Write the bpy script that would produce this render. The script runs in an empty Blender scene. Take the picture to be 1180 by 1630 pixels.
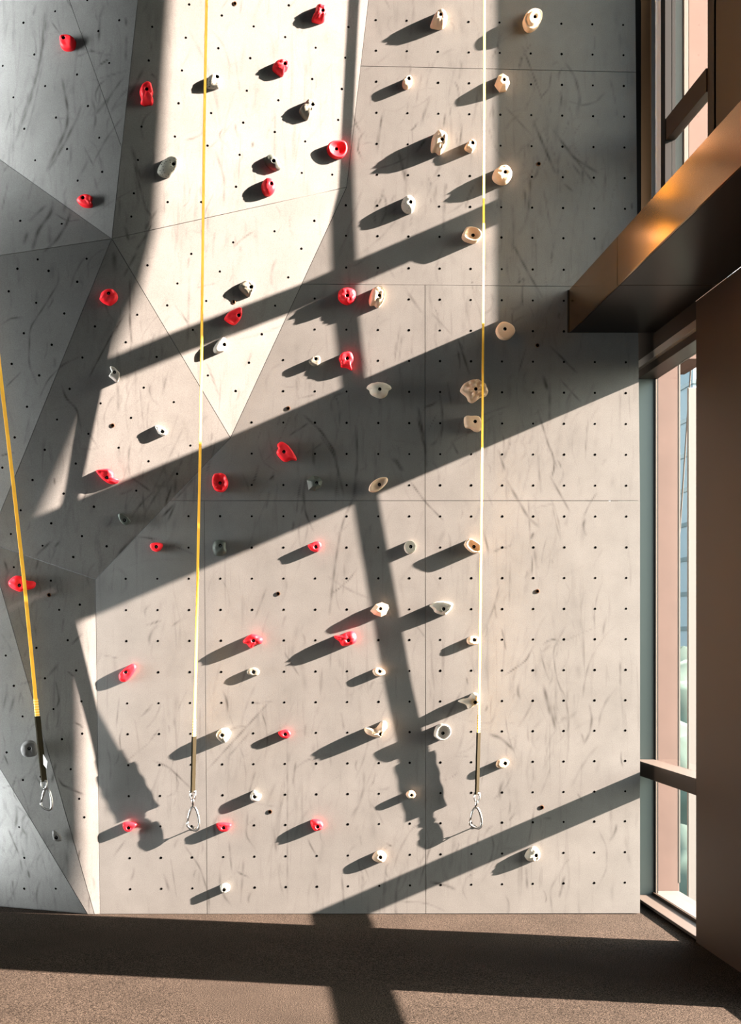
import bpy, bmesh, math, random
import numpy as np
from mathutils import Vector, noise

# ------------------------------------------------------------------ camera, light, exposure
SC = bpy.context.scene
COL = SC.collection
D = 7.0                 # camera to climbing wall (m)
F = 245.0 * D           # focal length in photo pixels (245 px per metre on the wall)
VX, VY = 400.0, 1019.0  # foot of the camera's axis on the wall, photo pixels
EYE = 436.0 / 245.0     # eye height
cam_data = bpy.data.cameras.new('camera')
cam = bpy.data.objects.new('camera', cam_data)
COL.objects.link(cam)
SC.camera = cam
cam.location = (0, -D, EYE)
cam.rotation_euler = (math.radians(90), 0, 0)
cam_data.sensor_fit = 'VERTICAL'
cam_data.sensor_height = 36.0
cam_data.lens = F / 1630.0 * 36.0
cam_data.shift_x = (590.0 - VX) / 1630.0
cam_data.shift_y = (VY - 815.0) / 1630.0
cam_data.clip_end = 500

SUN_B, SUN_C = 0.165, 0.43          # sun travels (-1, SUN_B, -SUN_C)
sun_data = bpy.data.lights.new('sun', 'SUN')
sun_data.energy = 110.0
sun_data.color = (1.0, 0.73, 0.63)
sun_data.angle = math.radians(0.6)
sun = bpy.data.objects.new('sun', sun_data)
COL.objects.link(sun)
sun.location = (12, -2, 8)
sun.rotation_euler = Vector((-1, SUN_B, -SUN_C)).to_track_quat('-Z', 'Y').to_euler()

world = bpy.data.worlds.new('sky')
SC.world = world
world.use_nodes = True
wn, wl = world.node_tree.nodes, world.node_tree.links
wn.clear()
sky = wn.new('ShaderNodeTexSky')
sky.sky_type = 'NISHITA'
sky.sun_disc = False
sky.sun_elevation = math.radians(23)
sky.sun_rotation = math.radians(99.4)
sky.dust_density = 3.0
hsv = wn.new('ShaderNodeHueSaturation')
hsv.inputs['Saturation'].default_value = 0.45
bg = wn.new('ShaderNodeBackground')
bg.inputs['Strength'].default_value = 1.0
wo = wn.new('ShaderNodeOutputWorld')
wl.new(sky.outputs[0], hsv.inputs['Color'])
wl.new(hsv.outputs[0], bg.inputs['Color'])
wl.new(bg.outputs[0], wo.inputs['Surface'])


def area_light(name, loc, to, sx, sy, power, color, spread=180):
    d = bpy.data.lights.new(name, 'AREA')
    d.shape = 'RECTANGLE'
    d.size, d.size_y = sx, sy
    d.energy = power
    d.color = color
    d.spread = math.radians(spread)
    o = bpy.data.objects.new(name, d)
    COL.objects.link(o)
    o.location = loc
    o.rotation_euler = (Vector(to) - Vector(loc)).to_track_quat('-Z', 'Y').to_euler()
    return o


# added fill lights without a real source: left panels, and general fill from behind
area_light('left_window_daylight', (-3.1, -0.28, 3.7), (-0.1, 0.98, 3.7), 0.8, 6.8, 310.0, (0.97, 1.0, 0.99), 50)
area_light('rear_window_daylight', (-1.0, -8.8, 2.1), (-1.0, 0, 2.1), 8.0, 3.2, 140.0, (0.95, 1.0, 1.0))

SC.view_settings.view_transform = 'Standard'
SC.view_settings.look = 'None'
SC.view_settings.exposure = 0.0
SC.view_settings.gamma = 1.0
SC.view_settings.use_curve_mapping = False
SC.cycles.max_bounces = 8
SC.cycles.transparent_max_bounces = 12
SC.cycles.caustics_reflective = False
SC.cycles.caustics_refractive = False
SC.cycles.sample_clamp_indirect = 8.0

random.seed(7)
rng = np.random.default_rng(7)


# ------------------------------------------------------------------ materials
def new_mat(name):
    m = bpy.data.materials.new(name)
    m.use_nodes = True
    n = m.node_tree.nodes
    return m, n, m.node_tree.links, n['Principled BSDF']


def plain(name, col, rough=0.6, metal=0.0, spec=0.4, bump=0.0, scale=60.0, vary=0.0):
    m, n, l, p = new_mat(name)
    p.inputs['Base Color'].default_value = (*col, 1)
    p.inputs['Roughness'].default_value = rough
    p.inputs['Metallic'].default_value = metal
    p.inputs['Specular IOR Level'].default_value = spec
    if bump or vary:
        tc = n.new('ShaderNodeTexCoord')
        nz = n.new('ShaderNodeTexNoise')
        nz.inputs['Scale'].default_value = scale
        nz.inputs['Detail'].default_value = 4
        l.new(tc.outputs['Object'], nz.inputs['Vector'])
        if vary:
            mx = n.new('ShaderNodeMix')
            mx.data_type = 'RGBA'
            mx.inputs['A'].default_value = (*[c * (1 - vary) for c in col], 1)
            mx.inputs['B'].default_value = (*[min(1, c * (1 + vary)) for c in col], 1)
            l.new(nz.outputs['Fac'], mx.inputs['Factor'])
            l.new(mx.outputs['Result'], p.inputs['Base Color'])
        if bump:
            b = n.new('ShaderNodeBump')
            b.inputs['Strength'].default_value = bump
            b.inputs['Distance'].default_value = 0.002
            l.new(nz.outputs['Fac'], b.inputs['Height'])
            l.new(b.outputs['Normal'], p.inputs['Normal'])
    return m


def ramp(n, stops):
    r = n.new('ShaderNodeValToRGB')
    e = r.color_ramp.elements
    while len(e) < len(stops):
        e.new(0.5)
    for k, (pos, c) in enumerate(stops):
        e[k].position = pos
        e[k].color = (*c, 1) if len(c) == 3 else c
    return r


def wall_material():
    m, n, l, p = new_mat('scuffed_grey_wall_panel')
    tc = n.new('ShaderNodeTexCoord')
    # broad mottling
    n1 = n.new('ShaderNodeTexNoise')
    n1.inputs['Scale'].default_value = 3.2
    n1.inputs['Detail'].default_value = 6
    n1.inputs['Roughness'].default_value = 0.65
    l.new(tc.outputs['Object'], n1.inputs['Vector'])
    r1 = ramp(n, [(0.3, (0.112, 0.112, 0.110)), (0.7, (0.142, 0.142, 0.140))])
    l.new(n1.outputs['Fac'], r1.inputs['Fac'])
    # vertical rubbed streaks
    mp = n.new('ShaderNodeMapping')
    mp.inputs['Scale'].default_value = (26, 26, 2.2)
    l.new(tc.outputs['Object'], mp.inputs['Vector'])
    n2 = n.new('ShaderNodeTexNoise')
    n2.inputs['Scale'].default_value = 1.0
    n2.inputs['Detail'].default_value = 4
    n2.inputs['Distortion'].default_value = 0.6
    l.new(mp.outputs[0], n2.inputs['Vector'])
    r2 = ramp(n, [(0.55, (0, 0, 0)), (0.78, (0.45, 0.45, 0.45))])
    l.new(n2.outputs['Fac'], r2.inputs['Fac'])
    n3 = n.new('ShaderNodeTexNoise')
    n3.inputs['Scale'].default_value = 1.7
    n3.inputs['Detail'].default_value = 2
    l.new(tc.outputs['Object'], n3.inputs['Vector'])
    r3 = ramp(n, [(0.45, (0, 0, 0)), (0.62, (1, 1, 1))])
    l.new(n3.outputs['Fac'], r3.inputs['Fac'])
    mul = n.new('ShaderNodeMath')
    mul.operation = 'MULTIPLY'
    l.new(r2.outputs['Color'], mul.inputs[0])
    l.new(r3.outputs['Color'], mul.inputs[1])
    # shoe and rubber scuffs
    at = n.new('ShaderNodeAttribute')
    at.attribute_name = 'scuff'
    add = n.new('ShaderNodeMath')
    add.operation = 'ADD'
    add.use_clamp = True
    l.new(mul.outputs[0], add.inputs[0])
    l.new(at.outputs['Fac'], add.inputs[1])
    mx = n.new('ShaderNodeMix')
    mx.data_type = 'RGBA'
    l.new(add.outputs[0], mx.inputs['Factor'])
    l.new(r1.outputs['Color'], mx.inputs['A'])
    mx.inputs['B'].default_value = (0.030, 0.028, 0.026, 1)
    # sand grain
    n4 = n.new('ShaderNodeTexNoise')
    n4.inputs['Scale'].default_value = 210
    n4.inputs['Detail'].default_value = 5
    l.new(tc.outputs['Object'], n4.inputs['Vector'])
    b = n.new('ShaderNodeBump')
    b.inputs['Strength'].default_value = 0.25
    b.inputs['Distance'].default_value = 0.0012
    l.new(n4.outputs['Fac'], b.inputs['Height'])
    l.new(b.outputs['Normal'], p.inputs['Normal'])
    r4 = ramp(n, [(0.3, (0.86, 0.86, 0.86)), (0.7, (1.14, 1.14, 1.14))])
    l.new(n4.outputs['Fac'], r4.inputs['Fac'])
    mg = n.new('ShaderNodeMix')
    mg.data_type = 'RGBA'
    mg.blend_type = 'MULTIPLY'
    mg.inputs['Factor'].default_value = 1
    l.new(mx.outputs['Result'], mg.inputs['A'])
    l.new(r4.outputs['Color'], mg.inputs['B'])
    l.new(mg.outputs['Result'], p.inputs['Base Color'])
    p.inputs['Roughness'].default_value = 0.85
    p.inputs['Specular IOR Level'].default_value = 0.15
    return m


def floor_material():
    m, n, l, p = new_mat('brown_speckled_rubber_floor')
    tc = n.new('ShaderNodeTexCoord')
    n1 = n.new('ShaderNodeTexNoise')
    n1.inputs['Scale'].default_value = 190
    n1.inputs['Detail'].default_value = 3
    n1.inputs['Roughness'].default_value = 0.7
    l.new(tc.outputs['Object'], n1.inputs['Vector'])
    r = ramp(n, [(0.40, (0.0034, 0.0026, 0.0023)), (0.5, (0.0215, 0.0168, 0.0134)), (0.60, (0.064, 0.051, 0.041))])
    l.new(n1.outputs['Fac'], r.inputs['Fac'])
    n2 = n.new('ShaderNodeTexNoise')
    n2.inputs['Scale'].default_value = 2.5
    n2.inputs['Detail'].default_value = 5
    l.new(tc.outputs['Object'], n2.inputs['Vector'])
    r2 = ramp(n, [(0.3, (0.85, 0.85, 0.85)), (0.7, (1.12, 1.12, 1.12))])
    l.new(n2.outputs['Fac'], r2.inputs['Fac'])
    mx = n.new('ShaderNodeMix')
    mx.data_type = 'RGBA'
    mx.blend_type = 'MULTIPLY'
    mx.inputs['Factor'].default_value = 1
    l.new(r.outputs['Color'], mx.inputs['A'])
    l.new(r2.outputs['Color'], mx.inputs['B'])
    l.new(mx.outputs['Result'], p.inputs['Base Color'])
    b = n.new('ShaderNodeBump')
    b.inputs['Strength'].default_value = 0.5
    b.inputs['Distance'].default_value = 0.003
    l.new(n1.outputs['Fac'], b.inputs['Height'])
    l.new(b.outputs['Normal'], p.inputs['Normal'])
    p.inputs['Roughness'].default_value = 0.95
    p.inputs['Specular IOR Level'].default_value = 0.05
    return m


def speckled(name, base, dark, amount):
    m, n, l, p = new_mat(name)
    tc = n.new('ShaderNodeTexCoord')
    v = n.new('ShaderNodeTexVoronoi')
    v.inputs['Scale'].default_value = 75
    l.new(tc.outputs['Object'], v.inputs['Vector'])
    r = ramp(n, [(amount, dark), (amount + 0.08, base)])
    l.new(v.outputs['Distance'], r.inputs['Fac'])
    l.new(r.outputs['Color'], p.inputs['Base Color'])
    p.inputs['Roughness'].default_value = 0.7
    return m


def glass_material():
    m, n, l, p = new_mat('window_glass')
    n.remove(p)
    out = [x for x in n if x.type == 'OUTPUT_MATERIAL'][0]
    tr = n.new('ShaderNodeBsdfTransparent')
    tr.inputs['Color'].default_value = (0.93, 0.97, 0.95, 1)
    gl = n.new('ShaderNodeBsdfGlossy')
    gl.inputs['Roughness'].default_value = 0.02
    fr = n.new('ShaderNodeFresnel')
    fr.inputs['IOR'].default_value = 1.35
    mx = n.new('ShaderNodeMixShader')
    geo = n.new('ShaderNodeNewGeometry')       # the inner face of the pane does not mirror again
    inv = n.new('ShaderNodeMath')
    inv.operation = 'SUBTRACT'
    inv.inputs[0].default_value = 1.0
    l.new(geo.outputs['Backfacing'], inv.inputs[1])
    mu = n.new('ShaderNodeMath')
    mu.operation = 'MULTIPLY'
    l.new(fr.outputs[0], mu.inputs[0])
    l.new(inv.outputs[0], mu.inputs[1])
    l.new(mu.outputs[0], mx.inputs[0])
    l.new(tr.outputs[0], mx.inputs[1])
    l.new(gl.outputs[0], mx.inputs[2])
    l.new(mx.outputs[0], out.inputs['Surface'])
    return m


M = {
    'wall': wall_material(),
    'floor': floor_material(),
    'glass': glass_material(),
    'backing': plain('black_plywood_backing', (0.012, 0.012, 0.012), 0.9),
    'hole': plain('dark_bolt_hole', (0.0006, 0.0006, 0.0006), 1.0, spec=0.0),
    'insert': plain('brown_threaded_insert', (0.10, 0.05, 0.025), 0.45, 0.6),
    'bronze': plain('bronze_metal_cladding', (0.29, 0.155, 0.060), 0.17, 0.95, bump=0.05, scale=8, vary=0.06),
    'bronze_dark': plain('dark_bronze_frame', (0.055, 0.040, 0.030), 0.45, 0.5),
    'soffit': plain('blackened_bronze_soffit', (0.018, 0.010, 0.006), 0.35, 0.9),  # same bronze, with the shade under the beam put into its colour
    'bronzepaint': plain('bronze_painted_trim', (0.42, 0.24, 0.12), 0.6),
    'greypaint': plain('light_grey_trim', (0.62, 0.64, 0.66), 0.6),  # colour of a reflection in the upper glass
    'pier': plain('brown_painted_pier', (0.075, 0.052, 0.038), 0.55, 0.2, vary=0.05, scale=3),
    'black': plain('black_window_gasket', (0.006, 0.006, 0.006), 0.6, spec=0.2),
    'greyframe': plain('grey_window_jamb', (0.10, 0.12, 0.115), 0.4, 0.3),
    'silltop': plain('pale_bronze_sill', (0.30, 0.25, 0.21), 0.4, 0.3),
    'sillplate': plain('bronze_grey_sill_plate', (0.072, 0.060, 0.052), 0.45, 0.1),
    'white': plain('white_outer_sill', (0.088, 0.088, 0.080), 0.6),
    'postwhite': plain('white_facade_post', (0.135, 0.135, 0.13), 0.6),  # colour of a reflection in the lower glass
    'ceiling': plain('dark_ceiling', (0.03, 0.03, 0.03), 0.9),
    'red': plain('red_resin_hold', (0.88, 0.012, 0.024), 0.5, bump=0.12, scale=90, spec=0.35),
    'cream': plain('cream_resin_hold', (0.68, 0.50, 0.345), 0.65, bump=0.15, scale=110, vary=0.08),
    'greycream': plain('grey_cream_resin_hold', (0.50, 0.46, 0.38), 0.65, bump=0.15, scale=110, vary=0.1),
    'grey': plain('olive_grey_resin_hold', (0.20, 0.19, 0.155), 0.65, bump=0.15, scale=110, vary=0.12),
    'palegrey': plain('pale_grey_resin_hold', (0.42, 0.40, 0.36), 0.65, bump=0.15, scale=110, vary=0.1),
    'dark': plain('dark_green_resin_hold', (0.040, 0.050, 0.042), 0.6, bump=0.15, scale=110, vary=0.15),
    'charcoal': plain('charcoal_resin_hold', (0.075, 0.075, 0.075), 0.7, bump=0.3, scale=120, vary=0.3),
    'speckgrey': speckled('speckled_grey_resin_hold', (0.30, 0.30, 0.26), (0.03, 0.03, 0.03), 0.22),
    'speckwhite': speckled('speckled_white_resin_hold', (0.50, 0.49, 0.43), (0.05, 0.05, 0.045), 0.16),
    'bolt': plain('dark_steel_bolt', (0.02, 0.02, 0.02), 0.35, 0.9),
    'yellow': plain('yellow_webbing', (0.92, 0.50, 0.035), 0.75, bump=0.3, scale=300),
    'stitch': plain('pale_yellow_stitching', (0.95, 0.70, 0.25), 0.8),
    'sleeve': plain('black_wear_sleeve', (0.011, 0.009, 0.004), 0.85, spec=0.08, bump=0.4, scale=200),
    'tag': plain('white_care_tag', (0.8, 0.8, 0.8), 0.6),
    'steel': plain('polished_steel', (0.36, 0.36, 0.35), 0.28, 1.0),
    'pinkstone': plain('pink_stone_pier', (0.098, 0.066, 0.056), 0.85, vary=0.18, scale=5),
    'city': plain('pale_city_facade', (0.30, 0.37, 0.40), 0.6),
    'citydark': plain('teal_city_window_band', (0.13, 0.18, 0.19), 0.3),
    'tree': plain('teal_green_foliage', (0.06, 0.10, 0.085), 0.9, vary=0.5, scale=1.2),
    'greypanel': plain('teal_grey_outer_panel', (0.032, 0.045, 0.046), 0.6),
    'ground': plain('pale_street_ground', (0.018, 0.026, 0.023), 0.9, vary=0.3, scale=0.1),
}


# ------------------------------------------------------------------ helpers
def link(name, verts, faces, mat, parent=None, smooth=False):
    me = bpy.data.meshes.new(name)
    me.from_pydata([tuple(v) for v in verts], [], faces)
    if mat:
        me.materials.append(mat)
    if smooth:
        me.polygons.foreach_set('use_smooth', [True] * len(me.polygons))
    me.update()
    o = bpy.data.objects.new(name, me)
    COL.objects.link(o)
    if parent:
        o.parent = parent
    return o


def tag(o, label=None, cat=None, group=None, kind=None):
    if label:
        o['label'] = label
    if cat:
        o['category'] = cat
    if group:
        o['group'] = group
    if kind:
        o['kind'] = kind
    return o


def empty(name, loc=(0, 0, 0)):
    o = bpy.data.objects.new(name, None)
    o.empty_display_size = 0.05
    COL.objects.link(o)
    o.location = loc
    return o


def boxes(name, specs, mat, parent=None, bevel=0.0):
    """specs: list of (x0,x1,y0,y1,z0,z1), one mesh object"""
    bm = bmesh.new()
    for x0, x1, y0, y1, z0, z1 in specs:
        vs = [bm.verts.new((x, y, z)) for x in (x0, x1) for y in (y0, y1) for z in (z0, z1)]
        for f in ((0, 1, 3, 2), (4, 6, 7, 5), (0, 4, 5, 1), (2, 3, 7, 6), (0, 2, 6, 4), (1, 5, 7, 3)):
            bm.faces.new([vs[i] for i in f])
    if bevel:
        bmesh.ops.bevel(bm, geom=bm.edges[:], offset=bevel, segments=2, affect='EDGES', profile=0.6)
    bmesh.ops.recalc_face_normals(bm, faces=bm.faces)
    me = bpy.data.meshes.new(name)
    bm.to_mesh(me)
    bm.free()
    me.materials.append(mat)
    o = bpy.data.objects.new(name, me)
    COL.objects.link(o)
    if parent:
        o.parent = parent
    return o


def tube(path, rad, seg=8, closed=False):
    """verts, faces of a tube along a list of Vectors; rad number or list"""
    n = len(path)
    verts, faces = [], []
    up = Vector((0.13, 0.9, 0.2))
    for i, p in enumerate(path):
        a = path[(i - 1) % n] if (closed or i) else p
        b = path[(i + 1) % n] if (closed or i < n - 1) else p
        t = (b - a).normalized()
        u = t.cross(up)
        if u.length < 1e-4:
            u = t.cross(Vector((1, 0, 0)))
        u.normalize()
        w = t.cross(u)
        r = rad[i] if isinstance(rad, (list, tuple)) else rad
        for k in range(seg):
            q = 2 * math.pi * k / seg
            verts.append(p + u * (r * math.cos(q)) + w * (r * math.sin(q)))
    m = n if closed else n - 1
    for i in range(m):
        for k in range(seg):
            a, b = i * seg + k, i * seg + (k + 1) % seg
            c, d = ((i + 1) % n) * seg + (k + 1) % seg, ((i + 1) % n) * seg + k
            faces.append((a, b, c, d))
    if not closed:
        faces.append(tuple(range(seg))[::-1])
        faces.append(tuple(range((n - 1) * seg, n * seg)))
    return verts, faces


def ray(x, y):
    return np.array([(x - VX) / F, 1.0, (VY - y) / F])


ORG = np.array([0.0, -D, EYE])


def at_depth(x, y, delta):
    """wall-picture point standing delta metres in front of the flat wall plane"""
    return ORG + ray(x, y) * (D - delta)


class Plane:
    def __init__(self, pts):
        a, b, c = [at_depth(*p) for p in pts]
        n = np.cross(b - a, c - a)
        n /= np.linalg.norm(n)
        if n[1] > 0:
            n = -n
        self.p, self.n = a, n

    def at(self, x, y, off=0.0):
        r = ray(x, y)
        t = ((self.p + self.n * off - ORG) @ self.n) / (r @ self.n)
        return ORG + r * t

    def many(self, xy, off=0.0):
        r = np.stack([(xy[:, 0] - VX) / F, np.ones(len(xy)), (VY - xy[:, 1]) / F], 1)
        t = ((self.p + self.n * off - ORG) @ self.n) / (r @ self.n)
        return ORG + r * t[:, None]

    def delta(self, x, y):
        return -self.at(x, y)[1]


# ------------------------------------------------------------------ the folded climbing wall
A, B, C, DD = (178, 380), (552, 298), (367, 697), (152, 922)
Q = (-19, 864)
DA = 0.28
P = {}
P['flat'] = Plane([(0, 0, 0), (800, 100, 0), (300, 1200, 0)])
P['top'] = Plane([(*A, DA), (*B, 0), (587, 0, 0)])
P['mid'] = Plane([(*A, DA), (*B, 0), (*C, 0)])
P['center_left'] = Plane([(*A, DA), (*C, 0), (*DD, 0)])
dQ = P['center_left'].delta(*Q)
P['left'] = Plane([(*A, DA), (*Q, dQ), (-150, 429, 0.30)])
dK = P['left'].delta(-150, 821)
dE = P['top'].delta(219.6, 0)
P['upper_left'] = Plane([(*A, DA), (219.6, 0, dE), (-150, 148, -0.12)])
P['left_wedge'] = Plane([(*A, DA), (-150, 429, 0.30), (-150, 148, -0.12)])
P['low_left'] = Plane([(*Q, dQ), (*DD, 0), (160, 1457, 0)])
dM = P['low_left'].delta(151, 1457)
P['low_edge'] = Plane([(*Q, dQ), (151, 1457, dM), (-150, 821, dK)])
dN1, dN2 = P['low_edge'].delta(-150, 973), P['low_edge'].delta(140.7, 1457)
P['low_corner'] = Plane([(-150, 973, dN1), (140.7, 1457, dN2), (-150, 1457, -0.45)])

PANELS = [  # plane, polygon in wall-picture units (first vertex sees all the others)
    ('flat', [(604.6, -150), (1011, -145), (1013, 115), (574.4, 105)]),
    ('flat', [(552, 298), (574.4, 105), (1013, 115), (1016, 457), (480.6, 452)]),
    ('flat', [(367, 697), (480.6, 452), (677, 453.5), (677, 797), (270.6, 797)]),
    ('flat', [(677, 453.5), (1016, 457), (1019.5, 797), (677, 797)]),
    ('flat', [(152, 922), (270.6, 797), (325, 797), (330, 1455), (159, 1456)]),
    ('flat', [(325, 797), (677, 797), (678, 1454.5), (330, 1455)]),
    ('flat', [(677, 797), (1019.5, 797), (1019.5, 1454), (678, 1454.5)]),
    ('top', [A, (236, -150), (604.6, -150), B]),
    ('mid', [A, B, C]),
    ('center_left', [A, C, DD, Q]),
    ('left', [A, Q, (-150, 821), (-150, 429)]),
    ('left_wedge', [A, (-150, 429), (-150, 148)]),
    ('upper_left', [A, (-150, 148), (-150, -150), (57, -150), (193.9, 235)]),
    ('upper_left', [(193.9, 235), (57, -150), (236, -150)]),
    ('low_left', [Q, DD, (159.5, 1456), (151, 1457)]),
    ('low_edge', [Q, (151, 1457), (140.7, 1457), (-150, 973), (-150, 821)]),
    ('low_corner', [(-150, 973), (140.7, 1457), (-150, 1457)]),
]

# --- scuff map: shoe rubber marks in wall units, later carried by the panels as a vertex attribute
OX, OY = 200, 200
SW, SH = 1300, 1720
scuff = np.zeros((SH, SW), np.float32)


def stroke(pts, w, s):
    pts = np.array(pts, float)
    seg = np.hypot(*np.diff(pts, axis=0).T)
    L = seg.sum()
    n = max(4, int(L / max(0.7, w * 0.45)))
    cum = np.concatenate([[0], np.cumsum(seg)])
    u = np.linspace(0, L, n)
    x = np.interp(u, cum, pts[:, 0])
    y = np.interp(u, cum, pts[:, 1])
    if len(pts) > 2:                       # soften the corners
        k = max(1, n // (3 * len(pts)))
        ker = np.ones(2 * k + 1) / (2 * k + 1)
        x = np.convolve(np.pad(x, k, mode='edge'), ker, 'valid')
        y = np.convolve(np.pad(y, k, mode='edge'), ker, 'valid')
    fade = np.minimum(1, np.minimum(u, L - u) / (0.25 * L + 1e-6)) ** 0.6
    fade *= 0.75 + 0.25 * np.sin(u * 0.21 + x[0])
    R = int(math.ceil(2.2 * w)) + 1
    g = np.arange(-R, R + 1)
    for xi, yi, f in zip(x, y, fade):
        cx, cy = int(round(xi + OX)), int(round(yi + OY))
        if not (R <= cx < SW - R and R <= cy < SH - R):
            continue
        dx, dy = g + cx - xi - OX, g + cy - yi - OY
        k = np.exp(-((dx[None, :] / w) ** 2 + (dy[:, None] / w) ** 2) * 1.1) * min(0.94, s * f * 1.9)
        win = scuff[cy - R:cy + R + 1, cx - R:cx + R + 1]
        np.maximum(win, k, out=win)


def strokes(ox, oy, k, items):
    for pts, w, s in items:
        stroke([(ox + x / k, oy + y / k) for x, y in pts], w, s)


strokes(0, 0, 2.95, [
    ([(225, 15), (205, 200), (150, 450), (60, 700)], 2.2, .38), ([(215, 20), (185, 330), (100, 560), (65, 690)], 1.5, .34),
    ([(210, 250), (160, 500), (100, 710)], 1.3, .25),
    ([(288, 345), (320, 520), (315, 600), (210, 820)], 2.4, .5), ([(375, 530), (300, 680), (220, 810)], 1.8, .5),
    ([(470, 80), (463, 205)], 2.2, .42), ([(490, 20), (465, 90)], 2.2, .25), ([(240, 100), (290, 170)], 1.1, .4),
    ([(380, 230), (530, 262)], 1.0, .42), ([(460, 310), (515, 275)], 1.3, .65), ([(600, 330), (430, 380)], 1.0, .34),
    ([(590, 350), (510, 460), (490, 540)], 1.3, .42), ([(450, 535), (510, 460)], 2.6, .45),
    ([(590, 530), (500, 650), (430, 780)], 1.3, .38), ([(395, 690), (440, 780)], 1.2, .36), ([(55, 520), (25, 620)], 1.1, .42),
    ([(590, 80), (593, 120)], 2, .4), ([(595, 165), (590, 290)], 2.2, .3), ([(70, 470), (60, 760)], 1.6, .22),
    ([(470, 740), (480, 800)], 2.6, .3), ([(385, 490), (360, 560)], 1.6, .3), ([(440, 820), (460, 900)], 2, .2),
    ([(250, 940), (240, 1000), (180, 1080), (150, 1180)], 2.6, .6), ([(220, 960), (135, 1040)], 2.0, .4),
    ([(250, 1000), (320, 1040), (380, 1032)], 1.0, .45), ([(130, 1090), (110, 1150)], 2.4, .4), ([(310, 930), (300, 1000)], 1.6, .35),
    ([(40, 850), (15, 960), (8, 1000)], 1.2, .35), ([(230, 1060), (235, 1150)], 3.0, .25),
    ([(690, 1100), (640, 1175)], 2.0, .45), ([(585, 1060), (605, 1130)], 2.2, .5), ([(620, 730), (650, 850), (690, 1000)], 1.2, .42),
    ([(720, 700), (730, 860)], 1.1, .4), ([(680, 310), (600, 470)], 2.4, .3), ([(710, 345), (730, 365)], 1.3, .5),
    ([(740, 980), (680, 1080)], 2, .35), ([(1010, 700), (1055, 840), (1050, 980)], 1.8, .32), ([(1100, 240), (1130, 450)], 1.3, .2)])
strokes(0, 400, 2.95, [
    ([(270, 70), (280, 140), (200, 270), (140, 360), (135, 530), (180, 640)], 1.3, .45), ([(110, 310), (50, 315), (5, 345)], 1.3, .42),
    ([(100, 565), (25, 640)], 1.1, .42), ([(610, 120), (610, 330), (620, 450)], 1.8, .55),
    ([(590, 290), (520, 400), (440, 550), (415, 600)], 1.3, .65), ([(285, 620), (310, 690), (360, 740), (380, 830)], 1.5, .55),
    ([(645, 0), (580, 120)], 2.2, .42), ([(535, 0), (540, 100)], 4.0, .35), ([(700, 690), (690, 800), (700, 900)], 1.2, .2),
    ([(655, 600), (665, 740), (680, 860)], 1.2, .22), ([(790, 560), (760, 680)], 1.6, .22), ([(890, 110), (880, 480)], 1.6, .25),
    ([(970, 520), (1030, 680)], 1.4, .35), ([(820, 250), (930, 400)], 1.1, .4), ([(0, 960), (70, 945)], 1.2, .5),
    ([(30, 660), (20, 760)], 1.8, .3), ([(400, 830), (460, 920)], 1.1, .35)])
strokes(140, 690, 4.917, [
    ([(340, 345), (495, 455)], 1.3, .6), ([(660, 400), (600, 575)], 1.8, .62), ([(610, 360), (430, 650)], 1.8, .35),
    ([(690, 540), (575, 660)], 2.0, .5), ([(690, 540), (620, 695)], 1.7, .5), ([(380, 805), (560, 830)], 1.1, .5),
    ([(375, 800), (260, 920), (215, 980)], 2.4, .55), ([(690, 330), (680, 470)], 2.6, .34), ([(720, 230), (600, 420)], 2.6, .25),
    ([(740, 200), (690, 330)], 2.0, .3), ([(850, 330), (680, 520)], 1.6, .4), ([(670, 880), (830, 945)], 1.0, .4), ([(310, 460), (290, 610)], 1.2, .3)])
strokes(350, 400, 3.371, [
    ([(440, 870), (540, 960), (620, 1080), (630, 1180)], 1.7, .55), ([(370, 990), (480, 920)], 1.2, .5), ([(410, 680), (420, 800)], 1.2, .3),
    ([(420, 790), (510, 770)], 1.0, .4), ([(980, 440), (960, 600)], 1.2, .25), ([(1060, 880), (1100, 1060)], 1.6, .5),
    ([(730, 940), (740, 1180)], 1.3, .35), ([(750, 560), (800, 650)], 1, .4), ([(940, 1110), (990, 1180)], 1.8, .4), ([(990, 190), (1090, 330)], 1, .3)])
strokes(420, 690, 5.364, [
    ([(470, 0), (600, 180), (650, 380), (690, 560)], 1.5, .5), ([(790, 0), (800, 250), (770, 540), (680, 740), (640, 930), (620, 1070)], 1.7, .38),
    ([(640, 250), (610, 600)], 1.2, .42), ([(325, 370), (290, 560), (280, 690)], 1.3, .42), ([(85, 355), (50, 400)], 1.6, .75),
    ([(50, 490), (20, 640)], 1.6, .35), ([(420, 70), (430, 290)], 2.0, .4), ([(355, 530), (320, 690)], 1.5, .3), ([(1110, 200), (1180, 330)], 2, .35)])
strokes(560, 0, 2.95, [
    ([(850, 560), (900, 680), (960, 820)], 2.0, .5), ([(940, 600), (1040, 740), (1170, 820)], 2.0, .45), ([(970, 640), (1160, 890)], 1.6, .35),
    ([(800, 210), (900, 480)], 1.2, .42), ([(720, 500), (850, 640)], 1.2, .35), ([(940, 330), (930, 410), (880, 470)], 1.0, .35),
    ([(220, 710), (240, 790), (260, 880)], 2.2, .5), ([(350, 650), (300, 720)], 1.5, .5), ([(155, 880), (125, 970)], 1.3, .42),
    ([(490, 620), (500, 700)], 1.4, .35), ([(660, 480), (670, 620)], 2.4, .25), ([(600, 400), (565, 600)], 1.2, .3), ([(400, 860), (385, 960)], 2.2, .25),
    ([(440, 850), (430, 1100)], 2.0, .3), ([(995, 860), (1040, 900)], 1.4, .35), ([(1030, 760), (1080, 830)], 1.6, .3), ([(810, 880), (820, 980)], 2.0, .35),
    ([(900, 880), (940, 1100)], 1.4, .25), ([(330, 340), (300, 500)], 1.3, .2)])
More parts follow.
